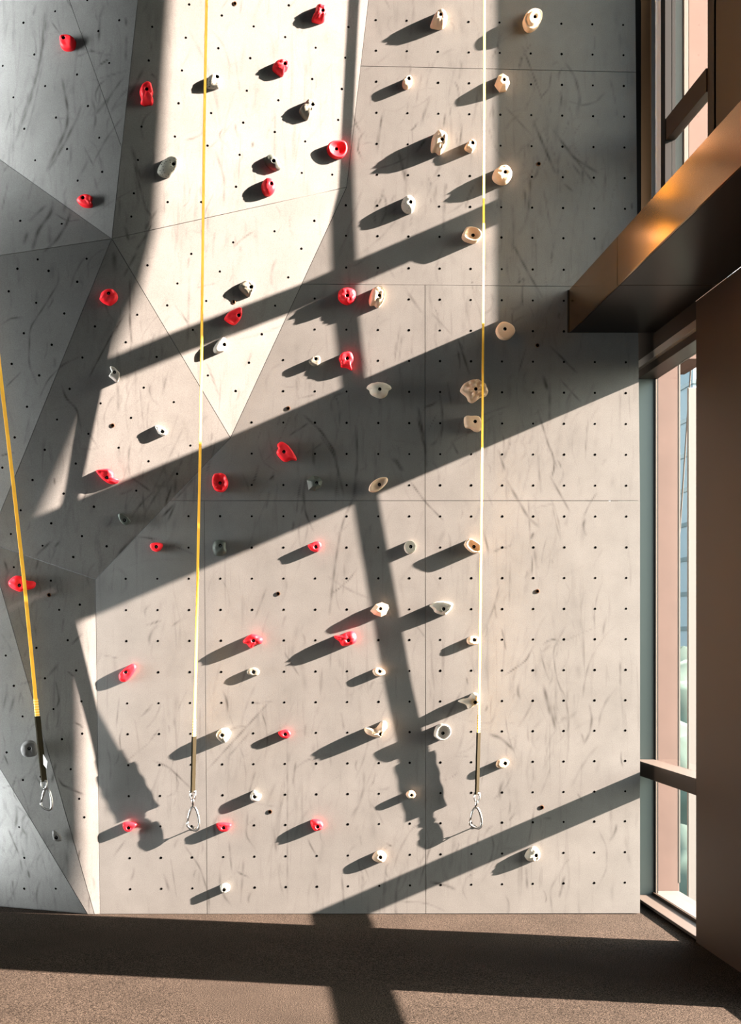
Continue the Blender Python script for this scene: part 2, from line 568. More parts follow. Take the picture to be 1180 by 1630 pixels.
strokes(560, 350, 2.95, [
    ([(750, 100), (830, 250), (900, 370)], 1.7, .42), ([(500, 560), (555, 730)], 1.7, .6), ([(400, 850), (380, 868), (340, 880)], 1.2, .75),
    ([(310, 870), (345, 1060), (350, 1170)], 1.8, .6), ([(900, 730), (920, 800)], 2.8, .5), ([(930, 590), (1060, 720)], 1.7, .42),
    ([(820, 600), (780, 730)], 1.2, .35), ([(870, 880), (925, 1060), (970, 1180)], 1.7, .42), ([(690, 1080), (720, 1180)], 2.0, .42),
    ([(250, 330), (330, 440)], 1.1, .35), ([(230, 480), (200, 680)], 1.2, .25), ([(360, 420), (470, 540)], 1.3, .25), ([(450, 760), (470, 880)], 1.3, .35),
    ([(780, 300), (810, 270)], 1, .6), ([(930, 760), (930, 960)], 2.4, .35), ([(980, 750), (1080, 860)], 1.4, .35), ([(470, 1040), (500, 1100)], 1.7, .45),
    ([(190, 1120), (240, 1180)], 2, .45), ([(20, 960), (30, 1130)], 1.4, .4)])
strokes(560, 750, 2.95, [
    ([(720, 30), (830, 220), (890, 270)], 2.4, .36), ([(930, 20), (1025, 190)], 1.7, .42), ([(855, 290), (840, 320)], 2.2, .5),
    ([(265, 35), (350, 150), (440, 240)], 1.3, .5), ([(860, 810), (820, 890), (710, 965)], 1.2, .48),
    ([(1015, 710), (945, 840), (960, 960), (1005, 1100)], 1.1, .35), ([(900, 1000), (935, 1150)], 2.8, .45), ([(830, 130), (840, 350)], 1.4, .3),
    ([(620, 280), (645, 390)], 1.8, .4), ([(745, 420), (740, 640)], 1.4, .25), ([(670, 620), (680, 690)], 1.6, .4), ([(705, 740), (725, 840)], 1.4, .4),
    ([(940, 150), (980, 330)], 1.4, .25), ([(540, 970), (545, 1005)], 1.6, .4), ([(300, 720), (345, 780)], 1.2, .35), ([(950, 1100), (960, 1180)], 2.4, .35)])
strokes(300, 750, 2.95, [
    ([(720, 240), (690, 430), (660, 690)], 2.0, .38), ([(370, 540), (310, 700)], 1.2, .3), ([(450, 850), (520, 960)], 1.2, .35),
    ([(400, 1080), (305, 1090)], 1, .3)])
strokes(300, 1100, 2.95, [
    ([(390, 40), (80, 380)], 1.2, .42), ([(310, 170), (160, 340)], 1.1, .3), ([(505, 330), (490, 440)], 1.4, .4), ([(465, 190), (465, 1000)], 1.2, .3),
    ([(280, 560), (270, 680), (320, 750)], 1.4, .3), ([(400, 640), (415, 770)], 2, .3), ([(230, 850), (285, 875)], 1.3, .5), ([(720, 850), (730, 1010)], 1.3, .35),
    ([(260, 780), (245, 1000)], 1.8, .25), ([(190, 700), (205, 860)], 1.4, .3), ([(930, 718), (955, 728)], 1.1, .5), ([(550, 160), (548, 210)], 1.6, .35)])
strokes(560, 1100, 2.95, [
    ([(640, 200), (700, 220), (770, 285)], 2.4, .42), ([(770, 570), (740, 610)], 1.1, .5), ([(820, 830), (825, 930)], 2.0, .35), ([(1000, 870), (975, 970)], 1.8, .42),
    ([(930, 60), (960, 190)], 2.6, .4), ([(1080, 200), (1095, 250)], 1.8, .35), ([(860, 540), (830, 720)], 1.2, .35), ([(600, 650), (590, 720)], 1.2, .4), ([(1060, 480), (1085, 520)], 1.3, .35)])
strokes(0, 1100, 2.95, [
    ([(350, 145), (390, 170)], 1.2, .7), ([(270, 400), (290, 440), (400, 490)], 1.6, .55), ([(710, 325), (790, 355), (900, 460)], 1.2, .5),
    ([(40, 650), (90, 770)], 1.3, .6), ([(80, 540), (150, 605)], 1.1, .5), ([(125, 640), (125, 760)], 1.6, .25), ([(95, 790), (105, 850)], 1.4, .4),
    ([(130, 840), (140, 880)], 1.6, .5), ([(60, 890), (60, 930)], 1.4, .4), ([(590, 700), (530, 780)], 1.2, .35), ([(770, 860), (795, 940)], 2.2, .3),
    ([(800, 780), (830, 970)], 1.1, .25), ([(20, 300), (40, 350)], 1.2, .5), ([(560, 30), (545, 180)], 1.2, .3), ([(720, 70), (650, 130)], 1.0, .3), ([(755, 170), (700, 240)], 1.0, .3),
    ([(160, 390), (200, 450)], 1.1, .45), ([(70, 20), (40, 120)], 2, .3), ([(310, 740), (320, 860)], 3, .25)])
strokes(0, 750, 2.95, [
    ([(260, 980), (280, 1080), (245, 1140)], 1.3, .4), ([(330, 820), (390, 760)], 1.3, .45), ([(240, 330), (165, 400)], 1.8, .5), ([(280, 330), (255, 360)], 1.8, .4),
    ([(760, 700), (685, 725)], 1.1, .45), ([(880, 680), (805, 730)], 1.1, .35), ([(20, 420), (40, 480)], 2, .4), ([(300, 690), (290, 760)], 1.8, .25),
    ([(720, 1090), (655, 1160)], 1.0, .3), ([(470, 860), (560, 880)], 1.0, .3), ([(315, 940), (350, 965)], 1.0, .5)])
# many lesser marks, mostly climbing shoes dragged down the wall
hot = [(860, 640, 60, 150), (900, 250, 60, 110), (690, 560, 120, 150), (470, 760, 110, 110), (620, 1180, 160, 120), (660, 1330, 150, 70), (400, 1250, 90, 110),
       (840, 880, 70, 140), (850, 1130, 70, 120), (120, 160, 80, 120), (60, 1330, 50, 80), (330, 250, 70, 150), (200, 500, 60, 120), (40, 1000, 40, 120), (270, 760, 70, 50), (660, 180, 80, 130)]
for k in range(2000):
    if rng.random() < 0.68:
        hx, hy, sx, sy = hot[rng.integers(len(hot))]
        x, y = rng.normal(hx, sx * 0.8), rng.normal(hy, sy * 0.9)
    else:
        x, y = rng.uniform(-140, 1010), rng.uniform(-140, 1440)
    ang = rng.normal(0.12, 0.24) if rng.random() < 0.85 else rng.normal(0.9, 0.5)
    L = rng.gamma(1.6, 24.0) + 6
    cur = rng.normal(0, 0.45)
    pts = []
    for t in (-0.5, -0.17, 0.17, 0.5):
        a = ang + cur * t
        pts.append((x + math.sin(a) * L * t, y - math.cos(a) * L * t))
    stroke(pts, abs(rng.normal(0.7, 0.6)) + 0.5, min(0.55, rng.exponential(0.105) + 0.035))
for k in range(260):
    x, y = rng.uniform(-140, 1010), rng.uniform(-140, 1440)
    L = rng.uniform(20, 70)
    a = rng.normal(0.08, 0.2)
    stroke([(x, y), (x + math.sin(a) * L, y - math.cos(a) * L)], rng.uniform(2.5, 5.0), rng.uniform(0.04, 0.13))


def scuff_at(xy):
    x = np.clip(xy[:, 0] + OX, 0, SW - 2)
    y = np.clip(xy[:, 1] + OY, 0, SH - 2)
    i, j = x.astype(int), y.astype(int)
    u, v = x - i, y - j
    return (scuff[j, i] * (1 - u) * (1 - v) + scuff[j, i + 1] * u * (1 - v) + scuff[j + 1, i] * (1 - u) * v + scuff[j + 1, i + 1] * u * v)


def inset(poly, d):
    """move every edge of the polygon inward by d (wall units)"""
    n = len(poly)
    area = sum(poly[i][0] * poly[(i + 1) % n][1] - poly[(i + 1) % n][0] * poly[i][1] for i in range(n))
    s = 1 if area > 0 else -1
    out = []
    for i in range(n):
        p0, p1, p2 = (np.array(poly[(i + k) % n], float) for k in (-1, 0, 1))
        e1, e2 = (p1 - p0) / np.linalg.norm(p1 - p0), (p2 - p1) / np.linalg.norm(p2 - p1)
        n1, n2 = s * np.array([-e1[1], e1[0]]), s * np.array([-e2[1], e2[0]])
        k = d / max(0.2, 1 + n1 @ n2)
        out.append(p1 + (n1 + n2) * k)
    return out


wall = boxes('wall_back', [(-2.35, 2.49, 0.50, 0.56, 0.0, 6.75)], M['backing'])
tag(wall, 'tall folded grey climbing wall of scuffed panels', kind='structure')
for pname, poly in PANELS:
    pl = P[pname]
    pts = inset(poly, 0.42)
    V, Fc, off = [], [], 0
    for k in range(1, len(pts) - 1):
        a, b, c = pts[0], pts[k], pts[k + 1]
        n = int(max(np.linalg.norm(b - a), np.linalg.norm(c - a), np.linalg.norm(c - b)) / 3.0) + 1
        ii = np.concatenate([np.full(i + 1, i) for i in range(n + 1)])
        jj = np.concatenate([np.arange(i + 1) for i in range(n + 1)])
        V.append(a + (b - a) * ((ii - jj) / n)[:, None] + (c - a) * (jj / n)[:, None])
        st = lambda i: i * (i + 1) // 2
        i1 = np.concatenate([np.full(i + 1, i) for i in range(n)])
        j1 = np.concatenate([np.arange(i + 1) for i in range(n)])
        T1 = np.stack([st(i1) + j1, st(i1 + 1) + j1, st(i1 + 1) + j1 + 1], 1)
        m = i1 > j1
        T2 = np.stack([st(i1[m]) + j1[m], st(i1[m] + 1) + j1[m] + 1, st(i1[m]) + j1[m] + 1], 1)
        Fc.append(np.concatenate([T1, T2]) + off)
        off += (n + 1) * (n + 2) // 2
    xy = np.concatenate(V)
    tri = np.concatenate(Fc)
    co = pl.many(xy)
    # make the faces look at the room
    t0 = tri[0]
    if np.cross(co[t0[1]] - co[t0[0]], co[t0[2]] - co[t0[0]]) @ pl.n < 0:
        tri = tri[:, ::-1]
    rim = pl.many(np.array(pts))
    back = rim - pl.n * 0.018
    nr = len(pts)
    co = np.concatenate([co, rim, back])
    co[:, 2] = np.maximum(co[:, 2], 0.002)
    s = np.concatenate([scuff_at(xy), np.zeros(2 * nr)])
    quads = []
    for i in range(nr):
        j = (i + 1) % nr
        q = [off + i, off + j, off + nr + j, off + nr + i]
        quads += [(q[0], q[1], q[2]), (q[0], q[2], q[3])]
    tri = np.concatenate([tri, np.array(quads)])
    me = bpy.data.meshes.new('panel')
    me.vertices.add(len(co))
    me.vertices.foreach_set('co', co.astype(np.float32).ravel())
    me.loops.add(len(tri) * 3)
    me.loops.foreach_set('vertex_index', tri.astype(np.int32).ravel())
    me.polygons.add(len(tri))
    me.polygons.foreach_set('loop_start', np.arange(0, len(tri) * 3, 3, dtype=np.int32))
    me.update(calc_edges=True)
    at = me.attributes.new('scuff', 'FLOAT', 'POINT')
    at.data.foreach_set('value', s.astype(np.float32))
    me.materials.append(M['wall'])
    o = bpy.data.objects.new('panel', me)
    COL.objects.link(o)
    o.parent = wall

# --- rows of bolt holes
rows = [34, 82.5, 131.8, 181, 230.5, 279.5, 328.7, 377, 427.5, 477, 526, 574.8, 624, 673.7, 723, 772.5, 822, 871.5, 920.5, 969.8, 1018.5, 1067.8, 1116.5,
        1165, 1213.8, 1262.5, 1310.5, 1360, 1408.8]
yk = [30, 430, 660, 871, 1115, 1408]
c0k = [199, 199, 199, 199.5, 202.6, 207.5]
c8k = [598.5, 601.7, 602.4, 602.4, 603.0, 604.0]
c16k = [992.3, 996.3, 996.7, 997.7, 996, 995.2]


def flat_left_edge(y):
    return float(np.interp(y, [0, 298, 697, 922, 1457], [587, 552, 367, 152, 160]))


holes = []
for ry in rows:
    for c in range(17):
        a, b, e = (np.interp(ry, yk, t) for t in (c0k, c8k, c16k))
        x = a + (b - a) * c / 8 if c <= 8 else b + (e - b) * (c - 8) / 8
        y = ry + (x - 700) * (850 - ry) * 2.4e-5
        if x > flat_left_edge(y) + 9:
            holes.append(('flat', x, y))


def at_list(pname, ox, oy, k, pts):
    for x, y in pts:
        holes.append((pname, ox + x / k, oy + y / k))


Z = 2.95
at_list('upper_left', 0, 0, Z, [(259, 53), (110, 107), (462, 146), (161, 256), (13, 309), (513, 296), (362, 350), (212, 404), (63, 457), (413, 498), (263, 552),
                                (114, 605), (466, 647), (315, 700), (165, 753), (480, 807), (365, 848), (410, 1), (560, 95)])
at_list('left_wedge', 0, 0, Z, [(95, 1037), (290, 1051)])
at_list('top', 0, 0, Z, [(715, 126), (699, 284), (665, 595), (648, 751), (629, 908), (617, 1017), (889, 21), (873, 177), (855, 331), (839, 485), (822, 641), (788, 949),
                         (1043, 73), (1026, 227), (993, 531), (976, 684), (947, 949)])
at_list('top', 300, 0, Z, [(4, 21), (157, 73), (307, 124), (455, 174), (472, 25), (598, 224), (752, 127), (737, 271), (141, 226), (291, 273), (275, 426), (423, 471), (582, 371),
                           (721, 418), (107, 531), (258, 576), (406, 620), (704, 563), (90, 684), (241, 727), (549, 664), (533, 812), (676, 820), (224, 877), (60, 949)])
at_list('mid', 300, 0, Z, [(211, 1138), (405, 1086), (592, 1037), (531, 1168)])
at_list('mid', 0, 400, Z, [(693, 66), (899, 12), (1033, 95), (834, 151), (786, 254), (969, 233), (906, 369), (977, 583), (1107, 656), (1170, 523)])
at_list('mid', 350, 400, 3.371, [(368, 140), (297, 292), (226, 445), (157, 598), (87, 750)])
at_list('center_left', 0, 400, Z, [(645, 298), (591, 427), (736, 496), (446, 353), (387, 499), (327, 646), (473, 714), (676, 640), (817, 708), (616, 782), (268, 790), (415, 857),
                                   (558, 922), (895, 912), (698, 986), (356, 997), (210, 932), (153, 1074), (299, 1138), (832, 1045), (640, 1124)])
at_list('center_left', 0, 750, Z, [(97, 184), (441, 167), (51, 295), (241, 245), (385, 305), (200, 350), (344, 403), (501, 353)])
at_list('left', 0, 400, Z, [(41, 188), (228, 92), (363, 143), (170, 242), (302, 292), (112, 385), (243, 439), (55, 529), (184, 583), (127, 730), (69, 874), (11, 1016), (82, 82),
                            (177, 38), (407, 35)])
at_list('low_left', 0, 750, Z, [(65, 451), (239, 514), (278, 651), (375, 627), (318, 794), (171, 830), (211, 973), (358, 936), (383, 1081), (251, 1117)])
at_list('low_left', 0, 1100, Z, [(386, 200), (291, 226), (332, 367), (372, 506), (396, 593)])
at_list('low_edge', 0, 1100, Z, [(106, 119), (31, 288), (108, 418), (190, 402)])
at_list('low_edge', 0, 750, Z, [(27, 866), (65, 1008)])
at_list('low_corner', 0, 1100, Z, [(90, 639), (114, 783), (114, 928), (262, 928)])

# ------------------------------------------------------------------ climbing holds
# code: (plane, colour, style, hole x, hole y, height m, outline, label)
HOLDS = [
    # red
    ('upper_left', 'red', 'block', 103.5, 63, .05, [(96, 60), (100, 57.5), (110, 57), (117, 60), (119, 66), (117, 74), (113, 78), (103, 78.5), (97, 75), (96, 68)],
     'red blocky climbing hold with a grooved lower lip, highest on the pale upper left panel'),
    ('top', 'red', 'lobe', 233, 144.5, .05, [(236.3, 129), (241.4, 135), (244, 147), (242, 153), (244.7, 159), (243, 165), (238, 165), (231, 166.5), (224.4, 163), (225.3, 155.4), (222.7, 145), (225.3, 136.8), (229.5, 131.7)],
     'tall red climbing hold with two lobes at its foot, on the shaded upper panel edge'),
    ('upper_left', 'red', 'block', 134.2, 316.6, .045, [(122.7, 320.3), (127, 313.6), (135.6, 310), (145, 312), (144, 318.6), (145.8, 323.7), (144, 328), (137.3, 329), (128.8, 327)],
     'red notched climbing hold low on the pale upper left panel, just above its bottom fold'),
    ('top', 'red', 'lobe', 512.5, 20, .055, [(505.4, 7.6), (511.4, 6.8), (517.3, 11.9), (519.8, 18.6), (518, 25.4), (515.6, 28.8), (517.3, 32.2), (510.5, 35), (502, 33), (497.8, 30.5), (499.5, 22), (502.9, 18.6), (503.7, 11.9)],
     'sunlit red boot-shaped climbing hold, topmost red hold on the bright panel'),
    ('top', 'red', 'lobe', 452.5, 104, .05, [(442.7, 95.8), (447.8, 95), (456.3, 96.6), (459.7, 103.4), (458, 110), (453, 113.6), (452, 118.6), (447.8, 119.5), (439.3, 113.6), (435, 108.5), (436, 101.7)],
     'sunlit red lumpy climbing hold, second red hold down on the bright panel'),
    ('top', 'red', 'dish', 535.4, 237.5, .04, [(521.5, 233), (527.5, 227), (537.6, 225.4), (547.8, 227), (551.7, 234.7), (551, 243), (546, 250), (537.6, 252), (529, 249), (523, 242.4)],
     "red oval scooped climbing hold with smooth rim, beside the strap shadow on the bright panel"),
    ('top', 'red', 'dome', 431, 294.6, .055, [(418, 290.7), (424, 283.6), (430.8, 284.7), (436, 290.7), (438.5, 297.5), (436.8, 305), (430.8, 310), (424, 310), (419.8, 305), (417.6, 298.3)],
     'red egg-shaped climbing hold just above the slanted seam of the bright panel'),
    ('center_left', 'red', 'bumpy', 172.8, 468, .05, [(159, 474.3), (162.3, 464.7), (172, 460), (181.5, 461.5), (187.5, 470.3), (186.3, 478.3), (180, 484), (174.3, 486), (165.5, 482.3), (160, 477.5)],
     'round dimpled red climbing hold in shade near the apex of the folded left panel'),
    ('mid', 'red', 'lobe', 379, 503, .05, [(358, 506.3), (365.8, 496), (382.3, 489), (385.6, 496), (383.6, 506.3), (377.2, 515.2), (370.8, 516.4), (362, 511.4)],
     "red rugged climbing hold on the lower edge of the slanting shadow, bright triangular panel"),
    ('flat', 'red', 'bumpy', 552.5, 472.5, .054, [(538.7, 472), (541.2, 461.8), (552.7, 458), (564, 461.8), (566.6, 470.7), (562.8, 479.6), (554, 484), (543.7, 480.3)],
     'round red dimpled climbing hold inside the vertical webbing shadow, left of a cream hold'),
    ('flat', 'red', 'block', 552.5, 571.5, .04, [(540, 570), (545, 562), (559, 561), (562.8, 572.4), (559, 580), (560.3, 589), (552.6, 585), (543.7, 583.8), (542.5, 577.5)],
     "bright red angular climbing hold with pointed foot, at the vertical shadow's left edge"),
    ('center_left', 'red', 'lobe', 170, 760.5, .045, [(153, 749), (162.4, 747), (173.6, 746.5), (180.7, 753), (181.7, 760), (188.8, 763), (187.8, 768.3), (180.7, 771), (170.5, 768.3), (160.3, 760), (155, 753)],
     'wide red wing-shaped climbing hold on the upper edge of the broad shadow at left'),
    ('flat', 'red', 'dish', 350.5, 769, .05, [(338, 766), (340.3, 757), (348.5, 754), (357.6, 756), (361.7, 763), (363.3, 771.4), (359.6, 779.5), (352.5, 783), (343.4, 780.5), (339.3, 774.4)],
     'dull red scalloped dish climbing hold in the broad shadow, right of the middle strap'),
    ('flat', 'red', 'block', 452, 720, .05, [(441.4, 707.7), (448, 703), (457.3, 707.7), (464.7, 716), (472.2, 728.2), (471.3, 732.5), (464.7, 731.4), (455.4, 734.7), (448, 731), (440.5, 720.8), (443.3, 713.3)],
     'dull red fin-shaped slanted climbing hold in the middle of the broad shadow'),
    ('flat', 'red', 'knob', 249.2, 870.7, .03, [(238.6, 869), (241.7, 864.5), (250.8, 863.5), (259, 866), (257.5, 873), (250.8, 878), (242.7, 876)],
     'small red shield-shaped climbing hold in shade, left of the middle strap'),
    ('flat', 'red', 'knob', 502.5, 871, .034, [(490, 867), (494.6, 866), (500, 862.4), (507.6, 861.5), (512.3, 867), (510.4, 873.6), (504.8, 878.7), (496.4, 876.4), (491.8, 871.8)],
     'small red sunlit climbing knob just under the broad shadow, left of the vertical shadow'),
    ('low_left', 'red', 'lobe', 31, 932, .05, [(13.6, 926), (23.7, 917), (35.6, 917.8), (42.4, 923.6), (56, 926.3), (54.2, 935.8), (39, 939.8), (30.5, 941.5), (17, 934.7)],
     'long red climbing hold behind the left strap, at the left picture edge'),
    ('flat', 'red', 'lobe', 403.5, 1020, .054, [(387.5, 1019.7), (398.6, 1010), (409.6, 1011), (418.4, 1016.4), (416.2, 1024.2), (407.4, 1026.4), (399.7, 1032), (393, 1025.3), (388.6, 1024)],
     'red winged climbing hold, left of the two red ones in one row below mid-wall'),
    ('flat', 'red', 'lobe', 554, 1019.5, .057, [(533, 1012), (543, 1011), (551.7, 1006.5), (562.7, 1005), (568.2, 1013), (566, 1023), (556, 1027.5), (545, 1028), (540.7, 1021), (534, 1016.4)],
     "large red helmet-like climbing hold with a beak, left of the vertical shadow"),
    ('flat', 'red', 'block', 200.5, 1070, .033, [(189, 1075.4), (195, 1067), (210, 1056.8), (217, 1062), (210, 1075.4), (200, 1085), (191.5, 1084)],
     'red slanted oblong climbing hold beside the lit left fold of the wall'),
    ('flat', 'red', 'knob', 454, 1168.5, .031, [(443.3, 1165.2), (451.5, 1162), (459, 1162), (463.6, 1168.5), (459, 1175), (451.5, 1175), (444.8, 1170.7)],
     'small red round climbing knob, right of the speckled white hold by the middle strap'),
    ('flat', 'red', 'knob', 205, 1317.5, .032, [(195, 1313), (200.8, 1308.4), (217.3, 1311.3), (213.5, 1318), (206.6, 1324), (198.8, 1322)],
     'red drop-shaped climbing hold lying in the strap shadow at lower left'),
    ('flat', 'red', 'knob', 356, 1317, .037, [(344, 1312), (355.3, 1309.8), (368.5, 1312), (365.4, 1320), (359.3, 1324), (349, 1322)],
     'red wedge climbing hold, right of the middle carabiner'),
    ('flat', 'red', 'bumpy', 505.5, 1315.5, .039, [(494.6, 1307.8), (499.6, 1304.7), (509.8, 1305.8), (515, 1313), (512, 1320), (502.7, 1323), (496.6, 1317)],
     'red double-lobed climbing hold, rightmost red one of the low row'),
    # grey and dark
    ('top', 'speckgrey', 'dome', 345, 124.5, .045, [(330, 131), (334, 120.3), (345.8, 118.6), (354.2, 127), (350.8, 137.3), (342.4, 140), (331, 139)],
     'grey climbing hold right beside the middle strap, high on the bright panel'),
    ('top', 'speckgrey', 'dome', 275.5, 263.5, .05, [(251, 271), (257.6, 257.6), (271, 248.5), (283, 250.8), (284, 264.4), (278, 274.6), (267.8, 281.4), (256, 278.6)],
     'dark speckled rounded climbing hold on the soft shadow edge left of the middle strap'),
    ('top', 'grey', 'lobe', 496.5, 169, .055, [(485, 164.4), (490, 158.5), (497, 160), (502, 167), (501, 177), (496, 183), (490, 189), (483.4, 184.7), (477.5, 175.4), (480, 168.6)],
     'olive grey climbing hold with a dished lower ear, on the bright panel'),
    ('top', 'dark', 'ridge', 434.5, 258, .042, [(421.5, 253.4), (425, 248.3), (432.5, 245), (439.3, 250), (445.3, 256.8), (447.8, 267), (440, 270.7), (432.5, 268.6), (425, 262)],
     'dark olive climbing hold split by a bright ridge, above the red egg-shaped one'),
    ('mid', 'grey', 'lobe', 398.5, 458, .045, [(381, 455.4), (391, 446.5), (404, 449), (406.4, 458), (401.4, 468), (396.3, 472), (387.4, 465.6)],
     'grey pointed climbing hold at the upper edge of the slanting shadow on the bright triangle'),
    ('mid', 'palegrey', 'knob', 356, 549.5, .05, [(340.3, 554.6), (348, 542), (355.6, 536.8), (360.7, 542), (360.7, 554.6), (355.6, 559.7), (344, 562)],
     'pale grey stubby climbing hold, lowest hold on the bright triangular panel'),
    ('center_left', 'palegrey', 'knob', 182, 593, .045, [(175, 583.5), (181.5, 584.3), (187.8, 590.7), (191, 594.7), (189.4, 604.3), (185.5, 608.3), (178.3, 602.7), (173.5, 598), (177.5, 591.5)],
     'pale grey climbing hold within the narrow strap shadow on the folded left panel'),
    ('center_left', 'speckwhite', 'knob', 258, 687.5, .033, [(246.9, 677.6), (254.8, 677.6), (264.4, 684), (267.6, 688.8), (261.2, 693.6), (253.2, 690.4), (249.3, 684)],
     'small white speckled climbing hold alone in the sun left of the middle strap'),
    ('flat', 'grey', 'knob', 502.5, 572, .031, [(491.6, 576), (498, 568.6), (508, 566.8), (510.7, 573.7), (508, 580), (500.5, 582.6)],
     'small grey climbing knob, left of the bright red angular hold'),
    ('flat', 'dark', 'facet', 504, 769.5, .045, [(489, 764.6), (498.3, 757), (507.6, 759), (513.2, 765.5), (511.4, 774), (502, 781.4), (491.8, 779.5)],
     'blackish green faceted climbing hold in the broad shadow'),
    ('center_left', 'dark', 'knob', 198, 828, .03, [(187.8, 820), (191.9, 817), (201, 821), (207.7, 829.3), (206, 833.4), (199, 835.4), (191.9, 830.3)],
     'small dark green almond climbing hold in shade on the folded left panel'),
    ('flat', 'dark', 'dome', 351, 869, .05, [(338.3, 871), (341.3, 862), (350.5, 859), (359.6, 863), (359.6, 871), (360.7, 879), (353.5, 884), (343.4, 884), (339.3, 878)],
     'dark green oval climbing hold at the lower edge of the broad shadow'),
    ('flat', 'grey', 'knob', 403.5, 1070, .026, [(394, 1066), (399, 1063.6), (406, 1062.7), (413, 1067), (412, 1073.7), (405, 1076.4), (394, 1072.6)],
     'small grey green climbing knob under the winged red hold'),
    ('flat', 'speckwhite', 'dome', 353.5, 1170, .055, [(344, 1170.5), (350, 1161.4), (361.4, 1159.3), (367.5, 1165.4), (365.4, 1174.6), (358.3, 1182.3), (350, 1179.7)],
     'speckled white round climbing hold, right of the sleeve of the middle strap'),
    ('flat', 'speckwhite', 'knob', 405, 1268, .036, [(398, 1267), (402, 1260), (406, 1258), (410, 1263), (415.9, 1265), (414.2, 1273.2), (407, 1276), (400, 1273.2)],
     "small whitish climbing hold with an ear, above the red wedge by the middle carabiner"),
    ('flat', 'speckwhite', 'knob', 356.5, 1416, .034, [(350.8, 1410), (359.3, 1406.8), (366, 1410), (365.4, 1417), (357.6, 1421), (351.9, 1418.6)],
     'tiny whitish climbing knob, lowest on the wall left of centre'),
    ('low_left', 'charcoal', 'bumpy', 46.5, 1191, .035, [(33, 1194.3), (36, 1184.6), (43.9, 1179), (54.6, 1180.7), (59.5, 1190.4), (58.5, 1201), (50.7, 1204.7), (38, 1204)],
     'round pitted charcoal climbing hold, left of the black strap sleeve'),
    ('low_left', 'charcoal', 'knob', 89.5, 1333, .03, [(83.4, 1325), (85.8, 1322), (93.6, 1327), (98.4, 1333.7), (97.5, 1338.2), (91.6, 1339.6), (84.8, 1336.6)],
     'small dark drop-shaped climbing hold under the left carabiner'),
    # cream
    ('flat', 'cream', 'lobe', 700.5, 26.5, .055, [(686, 39.7), (690.5, 26.4), (698, 16.5), (706, 15.4), (711.5, 24), (711.5, 35), (707, 42), (700.4, 44), (692.7, 43)],
     'cream lobed climbing hold at the top, left of the right strap'),
    ('flat', 'cream', 'ring', 850, 30.5, .057, [(833.8, 31), (840.4, 18.7), (851.4, 14.3), (861.3, 17.6), (863.5, 26.4), (859, 38.6), (851.4, 46.3), (842.6, 48.5), (836, 43)],
     'cream ringed oval climbing hold, topmost and rightmost, in the shaded strip'),
    ('flat', 'cream', 'knob', 650.5, 127, .035, [(641, 130), (644, 124.5), (652, 120.8), (656.4, 125.6), (655.3, 135.5), (647.5, 141), (642, 137.7)],
     'small cream stub climbing hold just under the top seam'),
    ('flat', 'cream', 'facet', 801.5, 129.5, .048, [(788.6, 133.3), (794, 120), (800.7, 116.8), (809.5, 122.3), (811.7, 132.2), (806.2, 143.2), (796.3, 144.3)],
     'tan faceted climbing hold on the vertical light edge, second down right of the right strap'),
    ('flat', 'cream', 'lobe', 703, 225.5, .066, [(687, 234.7), (689, 218), (696.4, 208.6), (704, 208), (711.4, 214.2), (711.4, 227.3), (707.6, 236.6), (701, 244), (694.6, 239.4), (689, 240.3)],
     'large cream curved climbing hold with a long shadow, beside a much smaller cream one'),
    ('flat', 'cream', 'knob', 752, 229, .037, [(740.2, 234.7), (744, 227.3), (750.5, 222.6), (757.6, 226.4), (757, 233.8), (751.4, 241.8), (744, 239.4)],
     'small cream climbing knob between the large curved hold and the right strap'),
    ('flat', 'cream', 'bumpy', 803, 276.5, .053, [(785, 279.5), (788.7, 270), (797, 264.6), (806.4, 263.6), (814.8, 272), (814, 283.2), (806.4, 291.6), (797, 292.2), (787.8, 287)],
     "round ribbed cream climbing hold on the vertical light edge, above the upper slanting shadow"),
    ('flat', 'speckwhite', 'dome', 653, 324, .051, [(639.6, 324.2), (643.3, 315), (651.7, 310.2), (660, 316.8), (661, 326), (657.3, 336.3), (649.8, 338.2), (642.4, 333.5)],
     'speckled pale oval climbing hold above the upper slanting shadow'),
    ('flat', 'cream', 'dish', 753, 375, .057, [(736.5, 373.6), (741.2, 365.2), (748.6, 363), (760, 366), (766.3, 374.6), (762.6, 382), (754.2, 385.8), (743, 383), (737.5, 379)],
     'cream dished oval climbing hold under the upper slanting shadow, left of the right strap'),
    ('flat', 'cream', 'lobe', 603.5, 472.3, .055, [(588.2, 474.5), (593.3, 460.5), (602.2, 455), (611, 459), (612.4, 473.2), (607.3, 484.7), (601, 488.5), (596, 484.7), (589.5, 484.7)],
     'tall cream notched climbing hold, right of the round red one and the vertical shadow'),
    ('flat', 'cream', 'disc', 803, 525, .045, [(790.2, 526), (795, 515.4), (804.4, 513), (816.3, 519), (819.8, 528.5), (814, 536.8), (804.4, 540.3), (795, 536.8)],
     "smooth cream flat-faced climbing hold at the broad shadow's top edge, beyond the right strap"),
    ('flat', 'greycream', 'bumpy', 604, 621, .06, [(584.4, 616.3), (590.8, 610.3), (605, 608), (618, 611.5), (623.6, 617.5), (619.3, 621), (615.8, 629.3), (607.5, 633), (598, 630.5), (590.8, 625.8), (588.5, 619.8)],
     'grey cream cap-shaped climbing hold with carved grooves in the broad shadow'),
    ('flat', 'cream', 'carved', 756, 621, .07, [(734.4, 618.7), (740.4, 610.3), (754.6, 604.4), (768.8, 608), (776, 618.7), (774.8, 629.3), (766.4, 631.7), (754.6, 640), (747.5, 637.6), (744, 630.5), (735.6, 623.4)],
     'large ornate carved cream climbing hold behind the right strap'),
